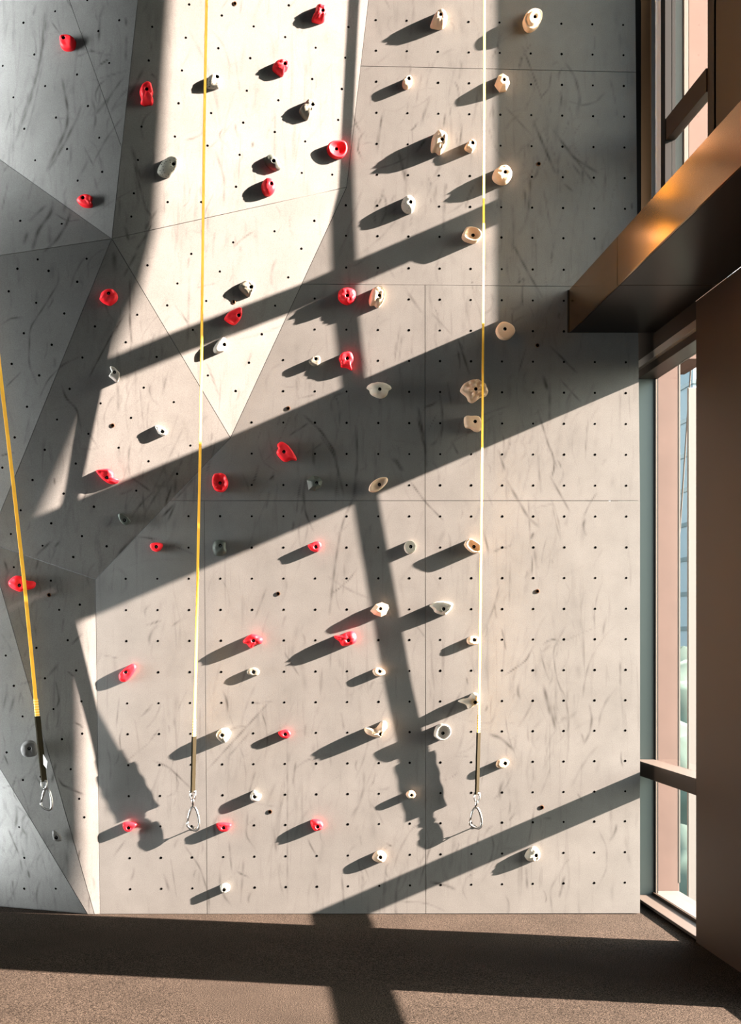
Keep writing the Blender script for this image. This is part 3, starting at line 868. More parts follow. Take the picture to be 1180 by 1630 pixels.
    ('flat', 'cream', 'disc', 755.5, 672, .05, [(740.4, 663.7), (749.8, 662.6), (761.7, 663.3), (766.5, 671), (768.8, 678), (764, 686.3), (757, 686.3), (749.8, 681.5), (741.5, 679)],
     'cream square-shouldered climbing hold directly below the large carved one'),
    ('flat', 'cream', 'dish', 604, 771.5, .04, [(587.8, 777.6), (591.5, 769.2), (602.7, 761.8), (614, 760.5), (616.7, 766.4), (610.2, 775.8), (599, 782.8), (589.6, 782.3)],
     'slanted cream oval dish climbing hold where the broad and the vertical shadows meet'),
    ('flat', 'greycream', 'disc', 653.5, 870.5, .036, [(643.8, 870.5), (647.5, 862.4), (655.6, 861.4), (661.7, 868.5), (659.7, 877.6), (652.5, 881.7), (646.4, 878.6)],
     'small pale grey round climbing hold just right of the vertical shadow, below the broad shadow'),
    ('flat', 'cream', 'dish', 754.5, 870.3, .054, [(740, 866.4), (746, 858.3), (755.2, 861.4), (765.4, 869.5), (763.4, 878.6), (755.2, 880), (747, 875.6)],
     'cream cupped climbing hold touching the right strap, below the broad shadow'),
    ('flat', 'cream', 'facet', 605, 969.3, .054, [(590, 972.2), (598.6, 962), (607.8, 959), (618, 963), (619, 968), (614, 978.3), (606.8, 981.8), (596.6, 978.3)],
     "cream faceted climbing hold on the vertical shadow, above the red helmet-like one"),
    ('flat', 'greycream', 'lobe', 705.5, 969.5, .055, [(685, 964), (692.2, 959), (706.4, 957), (720.7, 960), (720.7, 966), (715.6, 973.2), (708.5, 979.3), (699.3, 977.3), (693.2, 974.2), (690.2, 969)],
     'wide grey cream winged climbing hold between the vertical shadow and the right strap'),
    ('flat', 'cream', 'knob', 754.5, 1018.7, .031, [(744, 1017), (751.2, 1012.5), (761.3, 1013.9), (763.4, 1020), (760.3, 1025), (751.2, 1026.7), (745, 1024)],
     'small cream round knob against the right strap, below the wide winged one'),
    ('flat', 'cream', 'knob', 604, 1068.5, .03, [(593.6, 1067), (602.4, 1062.7), (612.3, 1067), (613.4, 1072.6), (604.6, 1076.6), (597, 1074.8)],
     'small cream stub climbing hold left of the vertical shadow, under the red helmet-like hold'),
    ('flat', 'greycream', 'lobe', 755, 1117.5, .06, [(730.5, 1117), (736.6, 1113), (746.8, 1111), (752.9, 1104), (760, 1104), (765, 1111), (762, 1120), (755, 1124), (746.8, 1128.3), (742.7, 1122)],
     'bone-shaped grey cream climbing hold behind the right strap, above its sleeve'),
    ('flat', 'cream', 'lobe', 605, 1168, .063, [(581, 1160), (588, 1158.8), (598.3, 1160), (608.5, 1148.6), (615.6, 1149.6), (616.6, 1157.8), (610.5, 1164), (605.4, 1174), (592.2, 1172), (583, 1167)],
     'forked cream climbing hold like antlers, left of the vertical shadow'),
    ('flat', 'palegrey', 'dish', 705, 1167, .064, [(691.9, 1170), (695, 1157.8), (704, 1152.3), (714.2, 1155.8), (717.3, 1166), (712.2, 1174), (703, 1178.5), (695, 1175)],
     "round pale grey cup climbing hold between the vertical shadow and the strap sleeve"),
    ('flat', 'cream', 'knob', 803.5, 1215, .033, [(790.5, 1216.8), (793.5, 1210.7), (803.7, 1208.2), (810.8, 1211.7), (807.8, 1218.8), (799.6, 1223.3), (792.5, 1221.8)],
     'small cream knob, right of the sleeve of the right strap'),
    ('flat', 'cream', 'knob', 654.5, 1265.3, .034, [(646.9, 1265.4), (650, 1259.8), (657.5, 1258.6), (661.9, 1264), (658.8, 1270), (651.2, 1271)],
     'tiny round cream knob on the left edge of the vertical shadow near its foot'),
    ('flat', 'greycream', 'bumpy', 852.5, 1361, .04, [(836.8, 1362), (842, 1353), (852, 1348), (859.7, 1355.7), (859.7, 1364.6), (853.3, 1371), (843.2, 1371), (838, 1367)],
     'craggy cream climbing hold below the lowest slanting shadow at right'),
    ('flat', 'cream', 'dome', 605, 1364, .037, [(593.2, 1364.6), (599, 1356.5), (609.2, 1355), (615.6, 1362), (611.8, 1371), (604.2, 1373.5), (595.3, 1369.7)],
     'smooth cream dome climbing hold above the lowest slanting shadow, near the floor'),
]

PROFILE = {  # (share of outline, share of height) from the wall outwards
    'dome': [(1, 0), (1.01, .3), (.97, .55), (.87, .76), (.72, .90), (.55, .97), (.40, 1)],
    'bumpy': [(1, 0), (1.02, .3), (.98, .58), (.88, .8), (.74, .93), (.57, 1), (.42, 1)],
    'knob': [(1, 0), (.98, .45), (.95, .75), (.87, .92), (.75, .99), (.60, 1), (.48, 1)],
    'block': [(1, 0), (1, .45), (.97, .72), (.90, .86), (.78, .96), (.62, 1), (.45, .98)],
    'disc': [(1, 0), (1.01, .5), (.99, .8), (.93, .95), (.80, 1), (.6, 1), (.42, .99)],
    'lobe': [(1, 0), (1.01, .32), (.97, .6), (.88, .8), (.74, .93), (.56, 1), (.42, 1)],
    'facet': [(1, 0), (1.02, .42), (.62, .9), (.45, 1)],
    'dish': [(1, 0), (1.02, .55), (1.02, .85), (.95, .98), (.87, 1), (.79, .95), (.66, .80), (.50, .68), (.40, .64)],
    'ring': [(1, 0), (1.02, .45), (.97, .72), (.88, .80), (.80, .76), (.72, .78), (.64, .96), (.54, 1), (.44, 1)],
    'ridge': [(1, 0), (1.01, .35), (.95, .62), (.80, .8), (.64, .9), (.5, .97), (.42, 1)],
    'carved': [(1, 0), (1.02, .4), (.99, .66), (.93, .78), (.84, .74), (.74, .86), (.64, .80), (.54, .92), (.42, 1)],
}


def smooth_outline(pts, n):
    pts = [np.array(p, float) for p in pts]
    m = len(pts)
    out = []
    for k in range(n):
        t = k * m / n
        i = int(t)
        u = t - i
        p0, p1, p2, p3 = (pts[(i + j) % m] for j in (-1, 0, 1, 2))
        out.append(0.5 * ((2 * p1) + (-p0 + p2) * u + (2 * p0 - 5 * p1 + 4 * p2 - p3) * u * u + (-p0 + 3 * p1 - 3 * p2 + p3) * u ** 3))
    return out


def make_hold(idx, spec):
    pname, col, style, hx, hy, h, outline, label = spec
    pl = P[pname]
    n = len(outline) if style == 'facet' else (56 if style == 'carved' else 32)
    pts = [np.array(p, float) for p in outline] if style == 'facet' else smooth_outline(outline, n)
    hc = np.array([hx, hy])
    prof = PROFILE[style]
    base = pl.at(hx, hy, 0.5 * h)
    base = base - pl.n * 0.5 * h
    nrm = pl.n
    size = np.mean([np.linalg.norm(p - hc) for p in pts])
    rh = min(2.8, size * 0.34)                         # bolt hole radius in wall units
    V, Fs = [], []

    def put(p, hh):
        q = pl.at(p[0], p[1], 0.5 * h) - nrm * (0.5 * h) + nrm * hh
        return q - base
    for (sc, hh) in prof:
        for k, p in enumerate(pts):
            q = hc + (p - hc) * sc
            d = (p - hc)
            z = hh * h
            v = put(q, z)
            amp = {'bumpy': .085, 'lobe': .085, 'carved': .11, 'block': .055, 'dome': .03, 'knob': .03, 'ridge': .05}.get(style, 0.0) * h
            if amp and 0 < hh:
                nv = noise.noise(Vector((q[0] * 0.19 + idx * 7.3, q[1] * 0.19, hh * 1.2)))
                nv += 0.55 * noise.noise(Vector((q[0] * 0.45, q[1] * 0.45 + idx * 3.1, hh * 2)))
                v = v + nrm * amp * nv * 2.0
            if style == 'carved' and hh > .3:               # curled ornament: ridges winding round the hole
                th = math.atan2(d[1], d[0])
                v = v + nrm * (h * 0.17 * math.sin(5 * th + 9 * sc) * (1.05 - sc))
                v = v + nrm * (h * 0.10 * math.sin(9 * th - 6 * sc))
            if col == 'greycream' and style == 'bumpy' and hh > .3:   # carved grooves on both sides of the hole
                v = v - nrm * (h * 0.22 * max(0.0, math.cos(3 * math.atan2(d[1], abs(d[0])) + 0.6)) * sc)
            if col == 'red' and style == 'dish' and idx == 12:        # scalloped rim
                v = v + nrm * (h * 0.10 * math.sin(8 * math.atan2(d[1], d[0])) * sc)
            if style in ('lobe', 'block') and hh > .3:      # upper lip stands further out than the lower side
                v = v - nrm * (h * 0.16 * max(0.0, d[1] / (size + 1e-6)) * sc)
            if style == 'ridge' and .3 < hh:
                side = abs(d[0] * 0.75 - d[1] * 0.65) / size
                v = v - nrm * h * 0.35 * max(0, side - 0.25) * sc
            if style == 'dish' and hh > .5:
                v = v + nrm * (h * 0.10 * (-d[1] / size) * sc)
            V.append(v)
    nb = len(prof)
    top = prof[-1][1] * h
    for rr, hh in ((rh * 1.25, top), (rh, top - 0.002), (rh * 0.95, 0.30 * h)):
        for k, p in enumerate(pts):
            d = (p - hc) / (np.linalg.norm(p - hc) + 1e-6)
            V.append(put(hc + d * rr, hh))
    nb += 3
    for r in range(nb - 1):
        for k in range(n):
            a, b = r * n + k, r * n + (k + 1) % n
            Fs.append((a, b, b + n, a + n))
    Fs.append(tuple((nb - 1) * n + k for k in range(n)))
    # outline runs clockwise in the picture or not: fix normals with bmesh
    me = bpy.data.meshes.new('climbing_hold')
    me.from_pydata([tuple(v) for v in V], [], Fs)
    bm = bmesh.new()
    bm.from_mesh(me)
    bmesh.ops.recalc_face_normals(bm, faces=bm.faces)
    # outward test: a side face must look away from the centre
    bm.faces.ensure_lookup_table()
    f = bm.faces[0]
    if f.normal.dot(f.calc_center_median()) < 0:
        bmesh.ops.reverse_faces(bm, faces=bm.faces)
    bm.to_mesh(me)
    bm.free()
    me.materials.append(M[col])
    me.materials.append(M['hole'])
    mats = np.zeros(len(me.polygons), np.int32)
    mats[(nb - 2) * n:] = 1
    me.polygons.foreach_set('material_index', mats)
    if style != 'facet':
        sm = np.ones(len(me.polygons), bool)
        sm[(nb - 3) * n:] = False
        me.polygons.foreach_set('use_smooth', sm)
    me.update()
    o = bpy.data.objects.new('climbing_hold', me)
    COL.objects.link(o)
    o.location = base
    tag(o, label, 'climbing hold', 'climbing holds bolted to the wall')
    # bolt head at the bottom of the hole
    bc = put(hc, 0.30 * h + 0.001)
    u = np.array([1.0, 0, 0]) - nrm * nrm[0]
    u /= np.linalg.norm(u)
    w = np.cross(nrm, u)
    bv, bf = [], []
    r0 = rh / 245 * 0.62
    for r, z in ((r0, 0), (r0, .004), (r0 * .55, .004), (r0 * .5, .001)):
        for k in range(6):
            q = math.pi / 3 * k
            bv.append(bc + u * r * math.cos(q) + w * r * math.sin(q) + nrm * z)
    for r in range(3):
        for k in range(6):
            a, b = r * 6 + k, r * 6 + (k + 1) % 6
            bf.append((a, b, b + 6, a + 6))
    bf.append((18, 19, 20, 21, 22, 23))
    link('bolt', bv, bf, M['bolt'], o)
    return o


for i, s in enumerate(HOLDS):
    make_hold(i, s)

# holes not covered by a hold; every hole a shallow dark cup with a rim, one mesh for the wall
hv, hf = [], []
inserts = [('flat', 858, 261), ('flat', 855.6, 550), ('flat', 856, 941), ('flat', 863, 1285), ('flat', 443, 945), ('flat', 430, 1292), ('flat', 459, 650),
           ('low_left', 78, 947), ('top', 374, 6), ('mid', 372, 481), ('center_left', 179.3, 677.3)]
for pname, x, y in holes:
    if any(math.hypot(x - s[3], y - s[4]) < 13 for s in HOLDS) or any(math.hypot(x - s[1], y - s[2]) < 9 for s in inserts):
        continue
    pl = P[pname]
    c = pl.at(x, y)
    u = np.array([1.0, 0, 0]) - pl.n * pl.n[0]
    u /= np.linalg.norm(u)
    w = np.cross(pl.n, u)
    b = len(hv)
    R = 1.7 / 245 * (0.9 + 0.2 * random.random())
    for r, z in ((R * 1.12, .0002), (R, .0008), (R * .9, .0005)):
        for k in range(10):
            q = 2 * math.pi * k / 10
            hv.append(c + u * r * math.cos(q) + w * r * math.sin(q) + pl.n * z)
    for r in range(2):
        for k in range(10):
            i0, i1 = b + r * 10 + k, b + r * 10 + (k + 1) % 10
            hf.append((i0, i1, i1 + 10, i0 + 10))
    hf.append(tuple(b + 20 + k for k in range(10)))
o = link('bolt_holes', hv, hf, M['hole'], wall)
o['kind'] = 'stuff'
for pname, x, y in inserts:
    pl = P[pname]
    c = pl.at(x, y)
    u = np.array([1.0, 0, 0]) - pl.n * pl.n[0]
    u /= np.linalg.norm(u)
    w = np.cross(pl.n, u)
    v, f = [], []
    R = 3.4 / 245
    prof = ((R, 0), (R, .003), (R * .72, .004), (R * .5, .0015))
    for r, z in prof:
        for k in range(14):
            q = 2 * math.pi * k / 14
            v.append(c + u * r * math.cos(q) + w * r * math.sin(q) + pl.n * z)
    for r in range(3):
        for k in range(14):
            a, b = r * 14 + k, r * 14 + (k + 1) % 14
            f.append((a, b, b + 14, a + 14))
    f.append(tuple(42 + k for k in range(14)))
    ins = link('threaded_insert', v, f, M['insert'], wall)
    ins.data.materials.append(M['hole'])
    ins.data.polygons[len(f) - 1].material_index = 1
    for k in range(28, 42):
        ins.data.polygons[k].material_index = 1


# ------------------------------------------------------------------ belay straps
def ribbon(path, width, thick, theta):
    """flat webbing: path of 3-D points, width across the direction turned theta from the wall's normal"""
    u = Vector((-math.sin(theta), -math.cos(theta), 0))
    n = Vector((math.cos(theta), -math.sin(theta), 0))
    v, f = [], []
    for i, p in enumerate(path):
        p = Vector(p)
        w = width[i] if isinstance(width, list) else width
        for a, b in ((-1, -1), (1, -1), (1, 1), (-1, 1)):
            v.append(p + u * (a * w / 2) + n * (b * thick / 2))
    for i in range(len(path) - 1):
        for k in range(4):
            a, b = i * 4 + k, i * 4 + (k + 1) % 4
            f.append((a, b, b + 4, a + 4))
    f.append((3, 2, 1, 0))
    e = (len(path) - 1) * 4
    f.append((e, e + 1, e + 2, e + 3))
    return v, f


def strap(pxpath, hfun, theta, y_stitch, y_sleeve, y_end, car, label, gate_left=True, tagpatch=False):
    ys = [p[1] for p in pxpath]
    xs = [p[0] for p in pxpath]
    cz = at_depth(car[0], car[1], hfun(car[1]))
    root = empty('belay_strap', cz)
    tag(root, label, 'belay strap', 'auto-belay straps hanging in front of the wall')

    def pt(y):
        return Vector(at_depth(float(np.interp(y, ys, xs)), y, hfun(y))) - Vector(cz)

    def run(y0, y1, n):
        return [pt(y0 + (y1 - y0) * k / n) for k in range(n + 1)]
    v, f = ribbon(run(ys[0], y_sleeve + 6, 40), 0.030, 0.0022, theta)
    link('webbing', v, f, M['yellow'], root)
    # doubled, bar-tacked end of the webbing
    v, f = ribbon(run(y_stitch, y_sleeve + 3, 6), 0.033, 0.0062, theta)
    dbl = link('sewn_end', v, f, M['yellow'], root)
    for k in range(7):
        yk = y_stitch + 2 + (y_sleeve - y_stitch - 3) * k / 6.0
        v, f = ribbon([pt(yk), pt(yk + 1.7)], 0.034, 0.0084, theta)
        link('bar_tack', v, f, M['stitch'], dbl)
    nseg = 12
    wid = [0.043 + 0.002 * math.sin(k * 1.7) for k in range(nseg + 1)]
    v, f = ribbon(run(y_sleeve, y_end, nseg), wid, 0.011, theta)
    slv = link('wear_sleeve', v, f, M['sleeve'], root)
    if tagpatch:
        q = pt(y_end - 35)
        u = Vector((0.9, -0.3, 0))
        v = [q + Vector((0.012, -0.02, 0.035)), q + Vector((0.040, -0.022, -0.01)), q + Vector((0.034, -0.024, -0.055)), q + Vector((0.014, -0.02, -0.03))]
        v += [p + Vector((0, 0.0015, 0)) for p in v]
        link('care_tag', v, [(0, 1, 2, 3), (7, 6, 5, 4), (0, 4, 5, 1), (1, 5, 6, 2), (2, 6, 7, 3), (3, 7, 4, 0)], M['tag'], slv)
    # swivel: a U-shaped yoke and a barrel
    e = pt(y_end)
    cx, cy, chh, cww = car
    top = Vector(at_depth(cx, cy - chh / 2, hfun(cy - chh / 2))) - Vector(cz)
    yo = [e + Vector((-0.016, 0, 0.010)), e + Vector((-0.017, 0, -0.025)), e + Vector((-0.012, 0, -0.045)), e + Vector((0, 0, -0.050)), e + Vector((0.012, 0, -0.045)),
          e + Vector((0.017, 0, -0.025)), e + Vector((0.016, 0, 0.010))]
    v, f = tube(yo, 0.0055, 8)
    link('swivel_yoke', v, f, M['steel'], root, True)
    v, f = tube([e + Vector((-0.020, 0, 0.004)), e + Vector((0.020, 0, 0.004))], 0.007, 8)
    link('swivel_pin', v, f, M['steel'], root, True)
    mid = e + Vector((0, 0, -0.048))
    v, f = tube([mid + Vector((0, 0, .008)), mid, (mid + top) / 2, top + Vector((0, 0, .012)), top + Vector((0, 0, -.004))], [.006, .010, .010, .008, .005], 10)
    link('swivel_barrel', v, f, M['steel'], root, True)
    # carabiner: D-shaped body, the gate on its straight side
    H, Wd = chh / 245, cww / 245
    s = -1 if gate_left else 1
    prof = [(-.02, .50), (.16, .46), (.30, .30), (.40, .10), (.46, -.12), (.48, -.30), (.40, -.44), (.22, -.50), (0, -.48), (-.26, -.40), (-.44, -.32), (-.48, -.22), (-.44, -.12)]
    prof2 = [(-.44, -.12), (-.36, .06), (-.28, .22), (-.20, .36), (-.12, .46), (-.02, .50)]
    body = [Vector((-s * a * Wd, 0, b * H)) for a, b in prof]
    gate = [Vector((-s * a * Wd, 0, b * H)) for a, b in prof2]
    v, f = tube(body, [.0074 + .0012 * (2 < k < 8) for k in range(len(body))], 10)
    cb = link('carabiner', v, f, M['steel'], root, True)
    v, f = tube(gate, [.0058, .0070, .0092, .0094, .0070, .0058], 10)
    link('gate', v, f, M['steel'], cb, True)
    return root, Vector(cz)


def h_right(y):
    return float(np.interp(y, [-150, 10, 389, 723, 1047, 1313], [.155, .152, .143, .120, .0835, .046]))


def h_mid(y):
    return .046 + .0755 * (1305 - y) / 245


def h_left(y):
    return .125 + .09 * (1275 - y) / 245


strap([(772.5, -150), (771.5, 0), (771, 170), (769.5, 500), (768, 700), (766, 870), (764.5, 1000), (763, 1130), (759.5, 1265)], h_right, math.radians(36), 1138, 1166, 1264,
      (757.5, 1302, 33, 20), 'yellow belay strap with carabiner, rightmost of the three, beside the cream holds')
strap([(332, -150), (329, 0), (325, 215), (322, 470), (319, 700), (315, 900), (311, 1100), (309.5, 1150), (307, 1262)], h_mid, math.radians(27), 1144, 1172, 1261,
      (307.5, 1303, 38, 20), 'yellow belay strap with carabiner hanging down the middle of the wall')
strap([(-76, -150), (-62, 0), (-38, 260), (0, 590), (20, 760), (38, 920), (50, 1040), (58, 1125), (70.5, 1246)], h_left, math.radians(34), 1112, 1140, 1244,
      (74, 1272, 34, 18), 'yellow belay strap with black sleeve in shade, leftmost of the three', tagpatch=True)


def eye_bolt(x, y, reach, label):
    """anchor the carabiner is clipped to: plate, stem and ring"""
    pl = P['flat']
    c = pl.at(x, y)
    root = empty('wall_anchor', c)
    tag(root, label, 'anchor', 'wall anchors behind the carabiners')
    v, f = tube([Vector((0, 0.0, 0)), Vector((0, -0.003, 0)), Vector((0, -0.004, 0))], [.012, .012, .009], 12)
    link('plate', v, f, M['steel'], root)
    v, f = tube([Vector((0, -0.003, 0)), Vector((0, -reach + .016, 0))], .0035, 8)
    link('stem', v, f, M['steel'], root, True)
    ring = [Vector((0.0, -reach + .008 + .009 * math.cos(q), .009 * math.sin(q))) for q in [2 * math.pi * k / 16 for k in range(16)]]
    v, f = tube(ring, .0028, 6, True)
    link('ring', v, f, M['steel'], root, True)


eye_bolt(757, 1315.5, .046, 'small steel wall anchor holding the right carabiner')
eye_bolt(309, 1318, .046, 'small steel wall anchor holding the middle carabiner')

# ------------------------------------------------------------------ floor, ceiling
n = 120
fx = np.linspace(-6.5, 2.78, n)
fy = np.linspace(-9.0, 0.55, n)
fv = []
for y in fy:
    for x in fx:
        z = 0.0 if y > -0.35 else 0.006 * noise.noise(Vector((x * 0.9 + 4, y * 1.1, 0.3))) * min(1, (-0.35 - y) / 0.3)
        fv.append((x, y, z - 0.001))
ff = [(j * n + i, j * n + i + 1, (j + 1) * n + i + 1, (j + 1) * n + i) for j in range(n - 1) for i in range(n - 1)]
fl = link('floor', fv, ff, M['floor'], None, True)
tag(fl, 'brown speckled rubber floor', kind='structure')
ce = boxes('ceiling', [(-6.5, 2.9, -9.0, 0.6, 8.1, 8.3)], M['ceiling'])
tag(ce, 'dark ceiling above the hall', kind='structure')
tag(boxes('wall_left', [(-6.7, -6.5, -9.0, 0.6, 0, 8.1)], M['ceiling']), 'dark left wall of the hall', kind='structure')
tag(boxes('wall_rear', [(-6.7, 2.9, -9.2, -9.0, 0, 8.1)], M['ceiling']), 'dark rear wall of the hall', kind='structure')
tag(boxes('wall_back_left', [(-6.5, -2.36, 0.50, 0.6, 0, 8.1)], M['ceiling']), 'dark wall left of the climbing wall', kind='structure')
tag(boxes('wall_back_upper', [(-2.36, 2.5, 0.50, 0.6, 6.76, 8.1)], M['ceiling']), 'dark wall above the climbing wall', kind='structure')

# ------------------------------------------------------------------ right-hand glazed wall
XI = 2.62                       # its inner face
YC0, YC1 = -0.655, -1.83        # lower pier
ZH3 = 2.0                       # head of the next bay's window
ZH = EYE + 1.79                 # lower window head
ZB0, ZB1 = EYE + 1.996, EYE + 2.27
wr = empty('wall_right', (XI, -1.2, 0))
tag(wr, 'brown pier between the tall windows on the right', kind='structure')


def local(specs, o):
    return [(a - o.location.x, b - o.location.x, c - o.location.y, d - o.location.y, e - o.location.z, f - o.location.z) for a, b, c, d, e, f in specs]


boxes('lower_pier', local([(XI, 2.75, YC1, YC0, 0, ZB0)], wr), M['pier'], wr, 0.003)
boxes('spandrel', local([(XI, 2.80, -9.0, YC1, ZH3, ZB0), (XI, 2.80, YC0, .40, ZH + .10, ZB1 - .021)], wr), M['bronze_dark'], wr)
boxes('upper_pier', local([(XI, 2.69, -9.0, -0.90, ZB1 - .02, 8.1)], wr), M['pier'], wr, 0.003)
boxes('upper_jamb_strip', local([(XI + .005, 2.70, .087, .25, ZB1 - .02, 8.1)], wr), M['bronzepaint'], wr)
boxes('upper_grey_strip', local([(XI + .012, 2.70, -.098, .083, ZB1 - .02, 8.1)], wr), M['greypaint'], wr)  # solid strip whose pale colour imitates a reflection in the glass
boxes('upper_end_return', local([(XI + .003, 2.70, .25, .41, ZB1 - .02, 8.1)], wr), M['black'], wr)
boxes('end_return', local([(2.50, 2.722, .405, .49, 0, 8.1)], wr), M['black'], wr)
boxes('front_sill_wall', local([(XI, 2.75, -9.0, YC1, 0, .14)], wr), M['pier'], wr)
boxes('far_pier', local([(XI, 2.75, -9.0, -2.9, .14, ZH3)], wr), M['pier'], wr)

# lower window
w1 = empty('window_1', (2.7, -.2, 0))
tag(w1, 'tall lower window beside the climbing wall', kind='structure')
ZS = EYE - 1.648
TT, TB = EYE - .82, EYE - .915
GX = 2.766
boxes('sill', local([(XI, GX - .002, YC0, .40, .014, .034)], w1), M['sillplate'], w1, 0.003)
boxes('sill_base', local([(XI + .03, GX, YC0, .40, 0, .018)], w1), M['black'], w1)
boxes('sill_bead', local([(GX - .016, GX - .006, YC0, .40, .034, .054)], w1), M['bronze_dark'], w1)
boxes('outer_sill', local([(GX + .012, 2.955, YC0, .45, .0, .046)], w1), M['white'], w1)
boxes('transom', local([(XI, GX + .02, YC0, .40, TB, TT)], w1), M['bronze_dark'], w1, 0.004)
boxes('transom_cap', local([(XI + .002, GX - .01, YC0, .40, TT, TT + .004)], w1), M['sillplate'], w1)
boxes('head_trim', local([(XI, 2.66, YC0, .40, ZH + .05, ZH + .10)], w1), M['silltop'], w1, 0.003)
boxes('head_rail', local([(XI + .03, GX + .02, YC0, .40, ZH, ZH + .055)], w1), M['bronze_dark'], w1, 0.003)
boxes('jamb', local([(XI - .1, GX + .006, .385, .402, 0, ZH)], w1), M['greyframe'], w1)
boxes('gasket', local([(GX - .003, GX + .006, .365, .386, .046, ZH)], w1), M['black'], w1)
boxes('glazing_bead', local([(GX + .006, GX + .012, .372, .39, .046, ZH)], w1), M['silltop'], w1)
boxes('outer_gasket', local([(GX + .014, GX + .022, .375, .40, .046, ZH)], w1), M['black'], w1)
boxes('glass_pane', local([(GX, GX + .006, YC0, .372, TT + .004, ZH)], w1), M['glass'], w1)
boxes('glass_pane', local([(GX, GX + .006, YC0, .372, .046, TB)], w1), M['glass'], w1)

# upper window
w2 = empty('window_2', (2.66, -.5, ZB1))
tag(w2, 'tall upper window above the bronze beam', kind='structure')
Y2A, Y2B = -.172, -.77
UT, UB = EYE + 3.308, EYE + 3.17
boxes('wall_side_frame', local([(XI + .005, 2.69, Y2A, -.098, ZB1 - .02, 8.1)], w2), M['black'], w2)
boxes('pier_side_frame', local([(2.640, 2.69, -.90, Y2B, ZB1 - .02, 8.1)], w2), M['bronze_dark'], w2)
boxes('frame_edge', local([(XI, 2.640, -.93, -.885, ZB1 - .02, 8.1)], w2), M['bronze_dark'], w2)
boxes('transom', local([(XI + .01, 2.69, Y2B, Y2A, UB, UT)], w2), M['bronze_dark'], w2, 0.003)
boxes('glass_pane', local([(2.664, 2.670, Y2B, Y2A, UT, 8.1)], w2), M['glass'], w2)
boxes('glass_pane', local([(2.664, 2.670, Y2B, Y2A, ZB1, UB)], w2), M['glass'], w2)

# window of the next bay towards the camera (its light falls on the floor)
w3 = empty('window_3', (2.7, -3.5, 0))
tag(w3, 'lower window of the next bay', kind='structure')
boxes('transom', local([(XI, 2.74, -2.9, YC1, TB, TT)], w3), M['bronze_dark'], w3)
boxes('glass_pane', local([(2.710, 2.716, -2.9, YC1, TT, ZH3)], w3), M['glass'], w3)
boxes('glass_pane', local([(2.710, 2.716, -2.9, YC1, .14, TB)], w3), M['glass'], w3)

# boxed bronze beam
bm_ = empty('boxed_beam', (2.34, 0, ZB0))
tag(bm_, 'bronze metal-clad boxed beam running along the window wall', 'beam')
XB = 2.06
JY = -.94
for y0, y1 in ((JY + .003, -.004), (-3.2, JY - .003), (-5.6, -3.206)):
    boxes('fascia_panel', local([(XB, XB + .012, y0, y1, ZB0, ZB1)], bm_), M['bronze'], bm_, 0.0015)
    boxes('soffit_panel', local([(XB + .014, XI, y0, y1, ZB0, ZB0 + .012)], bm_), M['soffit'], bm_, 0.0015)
boxes('core', local([(XB + .03, XI + .02, -5.6, -.008, ZB0 + .02, ZB1 - .012)], bm_), M['black'], bm_)
boxes('top_cover', local([(XB + .002, XI, -5.6, -.004, ZB1 - .010, ZB1)], bm_), M['bronze'], bm_)
boxes('end_bracket', local([(XB - .006, XB + .02, -.012, -.002, ZB0, ZB1 + .002)], bm_), M['black'], bm_)

# ------------------------------------------------------------------ outside the windows
pier = empty('stone_pier', (0, 0, 0))
boxes('lower_shaft', [(2.815, 2.965, .46, .86, -9, ZB0 - .05)], M['pinkstone'], pier, 0.004)
boxes('upper_shaft', [(3.03, 3.178, .46, .90, ZB0 - .05, 8.0)], M['pinkstone'], pier, 0.004)
boxes('upper_bead', [(3.176, 3.190, .4585, .47, ZB0 - .05, 8.0)], M['white'], pier)
boxes('inner_bead', [(3.000, 3.028, .4585, .50, ZB0 - .05, 8.0)], M['white'], pier)
boxes('shadow_gap', [(2.992, 3.002, .47, .50, ZB0 - .05, 8.0)], M['black'], pier)
boxes('side_panel', [(2.80, 2.990, .47, .60, ZB0 - .05, 8.0)], M['greypanel'], pier)
tag(pier, 'sunlit pink stone pier just outside the windows', 'pier')
edge = boxes('corner_bead', [(2.962, 2.972, .4585, .47, .1, ZB0 - .05)], M['white'], pier)
reflection_strip = boxes('facade_post', [(3.025, 3.10, .46, .478, -9, EYE + 1.75)], M['postwhite'], None, 0.006)  # added solid strip in place of a pale reflection in the pane
tag(reflection_strip, 'slim white facade post outside the lower window', 'post')
pa, pb = at_depth(1101, 570, -1.6), at_depth(1085.5, 800, -1.6)
d = (pb - pa)
v, f = tube([Vector(pa - d * .5), Vector(pb + d * .5)], .006, 6)
rod = link('tie_rod', v, f, M['bronze_dark'], pier)
rod['label'] = 'thin dark slanted tie rod'

gr = link('outside_ground', [(3.2, -60, -9), (160, -60, -9), (160, 260, -9), (3.2, 260, -9)], [(0, 1, 2, 3)], M['ground'])
tag(gr, 'pale ground far below the windows', kind='structure')


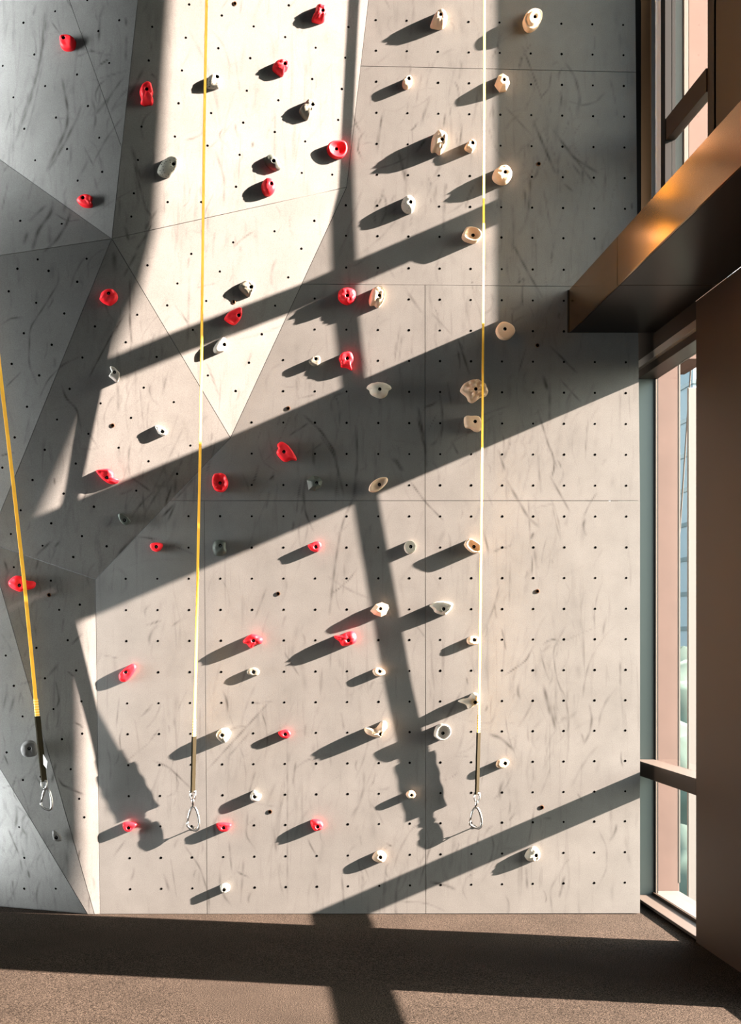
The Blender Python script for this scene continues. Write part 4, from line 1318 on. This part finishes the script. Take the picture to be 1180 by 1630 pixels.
def tower(x, y, wx, wy, z1, label, floors):
    r = empty('tower_block', (x, y, -9))
    tag(r, label, 'building', 'towers beyond the window')
    boxes('facade', [(-wx / 2, wx / 2, -wy / 2, wy / 2, 0, z1 + 9)], M['city'], r)
    for k in range(floors):
        z = (z1 + 9) * (k + .5) / floors
        boxes('window_band', [(-wx / 2 - .05, wx / 2 + .05, -wy / 2 - .05, wy / 2 + .05, z, z + (z1 + 9) / floors * .12)], M['citydark'], r)
    boxes('parapet', [(-wx / 2 - .2, wx / 2 + .2, -wy / 2 - .2, wy / 2 + .2, z1 + 9, z1 + 9.6)], M['city'], r)


tower(27.6, 60, 3.5, 8, 24, 'tall pale tower directly beyond the lower window', 16)
tower(31.5, 64, 3.5, 8, 7, 'lower pale block right of the tall tower beyond the window', 8)
tower(24.0, 66, 3.0, 8, 9, 'pale block partly behind the pink stone pier', 9)


def tree(x, y, h, label):
    r = empty('street_tree', (x, y, -9))
    tag(r, label, 'tree', 'trees below the window')
    v, f = tube([Vector((0, 0, 0)), Vector((.05, 0, h * .3)), Vector((0, .05, h * .6))], [.18, .14, .07], 8)
    link('trunk', v, f, M['bronze_dark'], r)
    bm = bmesh.new()
    bmesh.ops.create_icosphere(bm, subdivisions=3, radius=1)
    for vv in bm.verts:
        k = 1 + .35 * noise.noise(vv.co * 2.1 + Vector((x, y, 0)))
        vv.co = Vector((vv.co.x * h * .33 * k, vv.co.y * h * .33 * k, h * .62 + vv.co.z * h * .38 * k))
    me = bpy.data.meshes.new('crown')
    bm.to_mesh(me)
    bm.free()
    me.materials.append(M['tree'])
    me.polygons.foreach_set('use_smooth', [True] * len(me.polygons))
    o = bpy.data.objects.new('crown', me)
    COL.objects.link(o)
    o.parent = r


for k, (x, y, h) in enumerate([(10.3, 18, 6.5), (13.4, 26, 8.5), (16.2, 33, 9.5), (20.2, 42, 10.5), (8.4, 13.5, 5.5)]):
    tree(x, y, h, ['leafy tree below the window, second nearest', 'leafy tree below the window, third nearest', 'dark leafy tree in the middle distance below the window',
                   'farthest dark leafy tree in front of the towers', 'nearest leafy tree far below the window'][k])
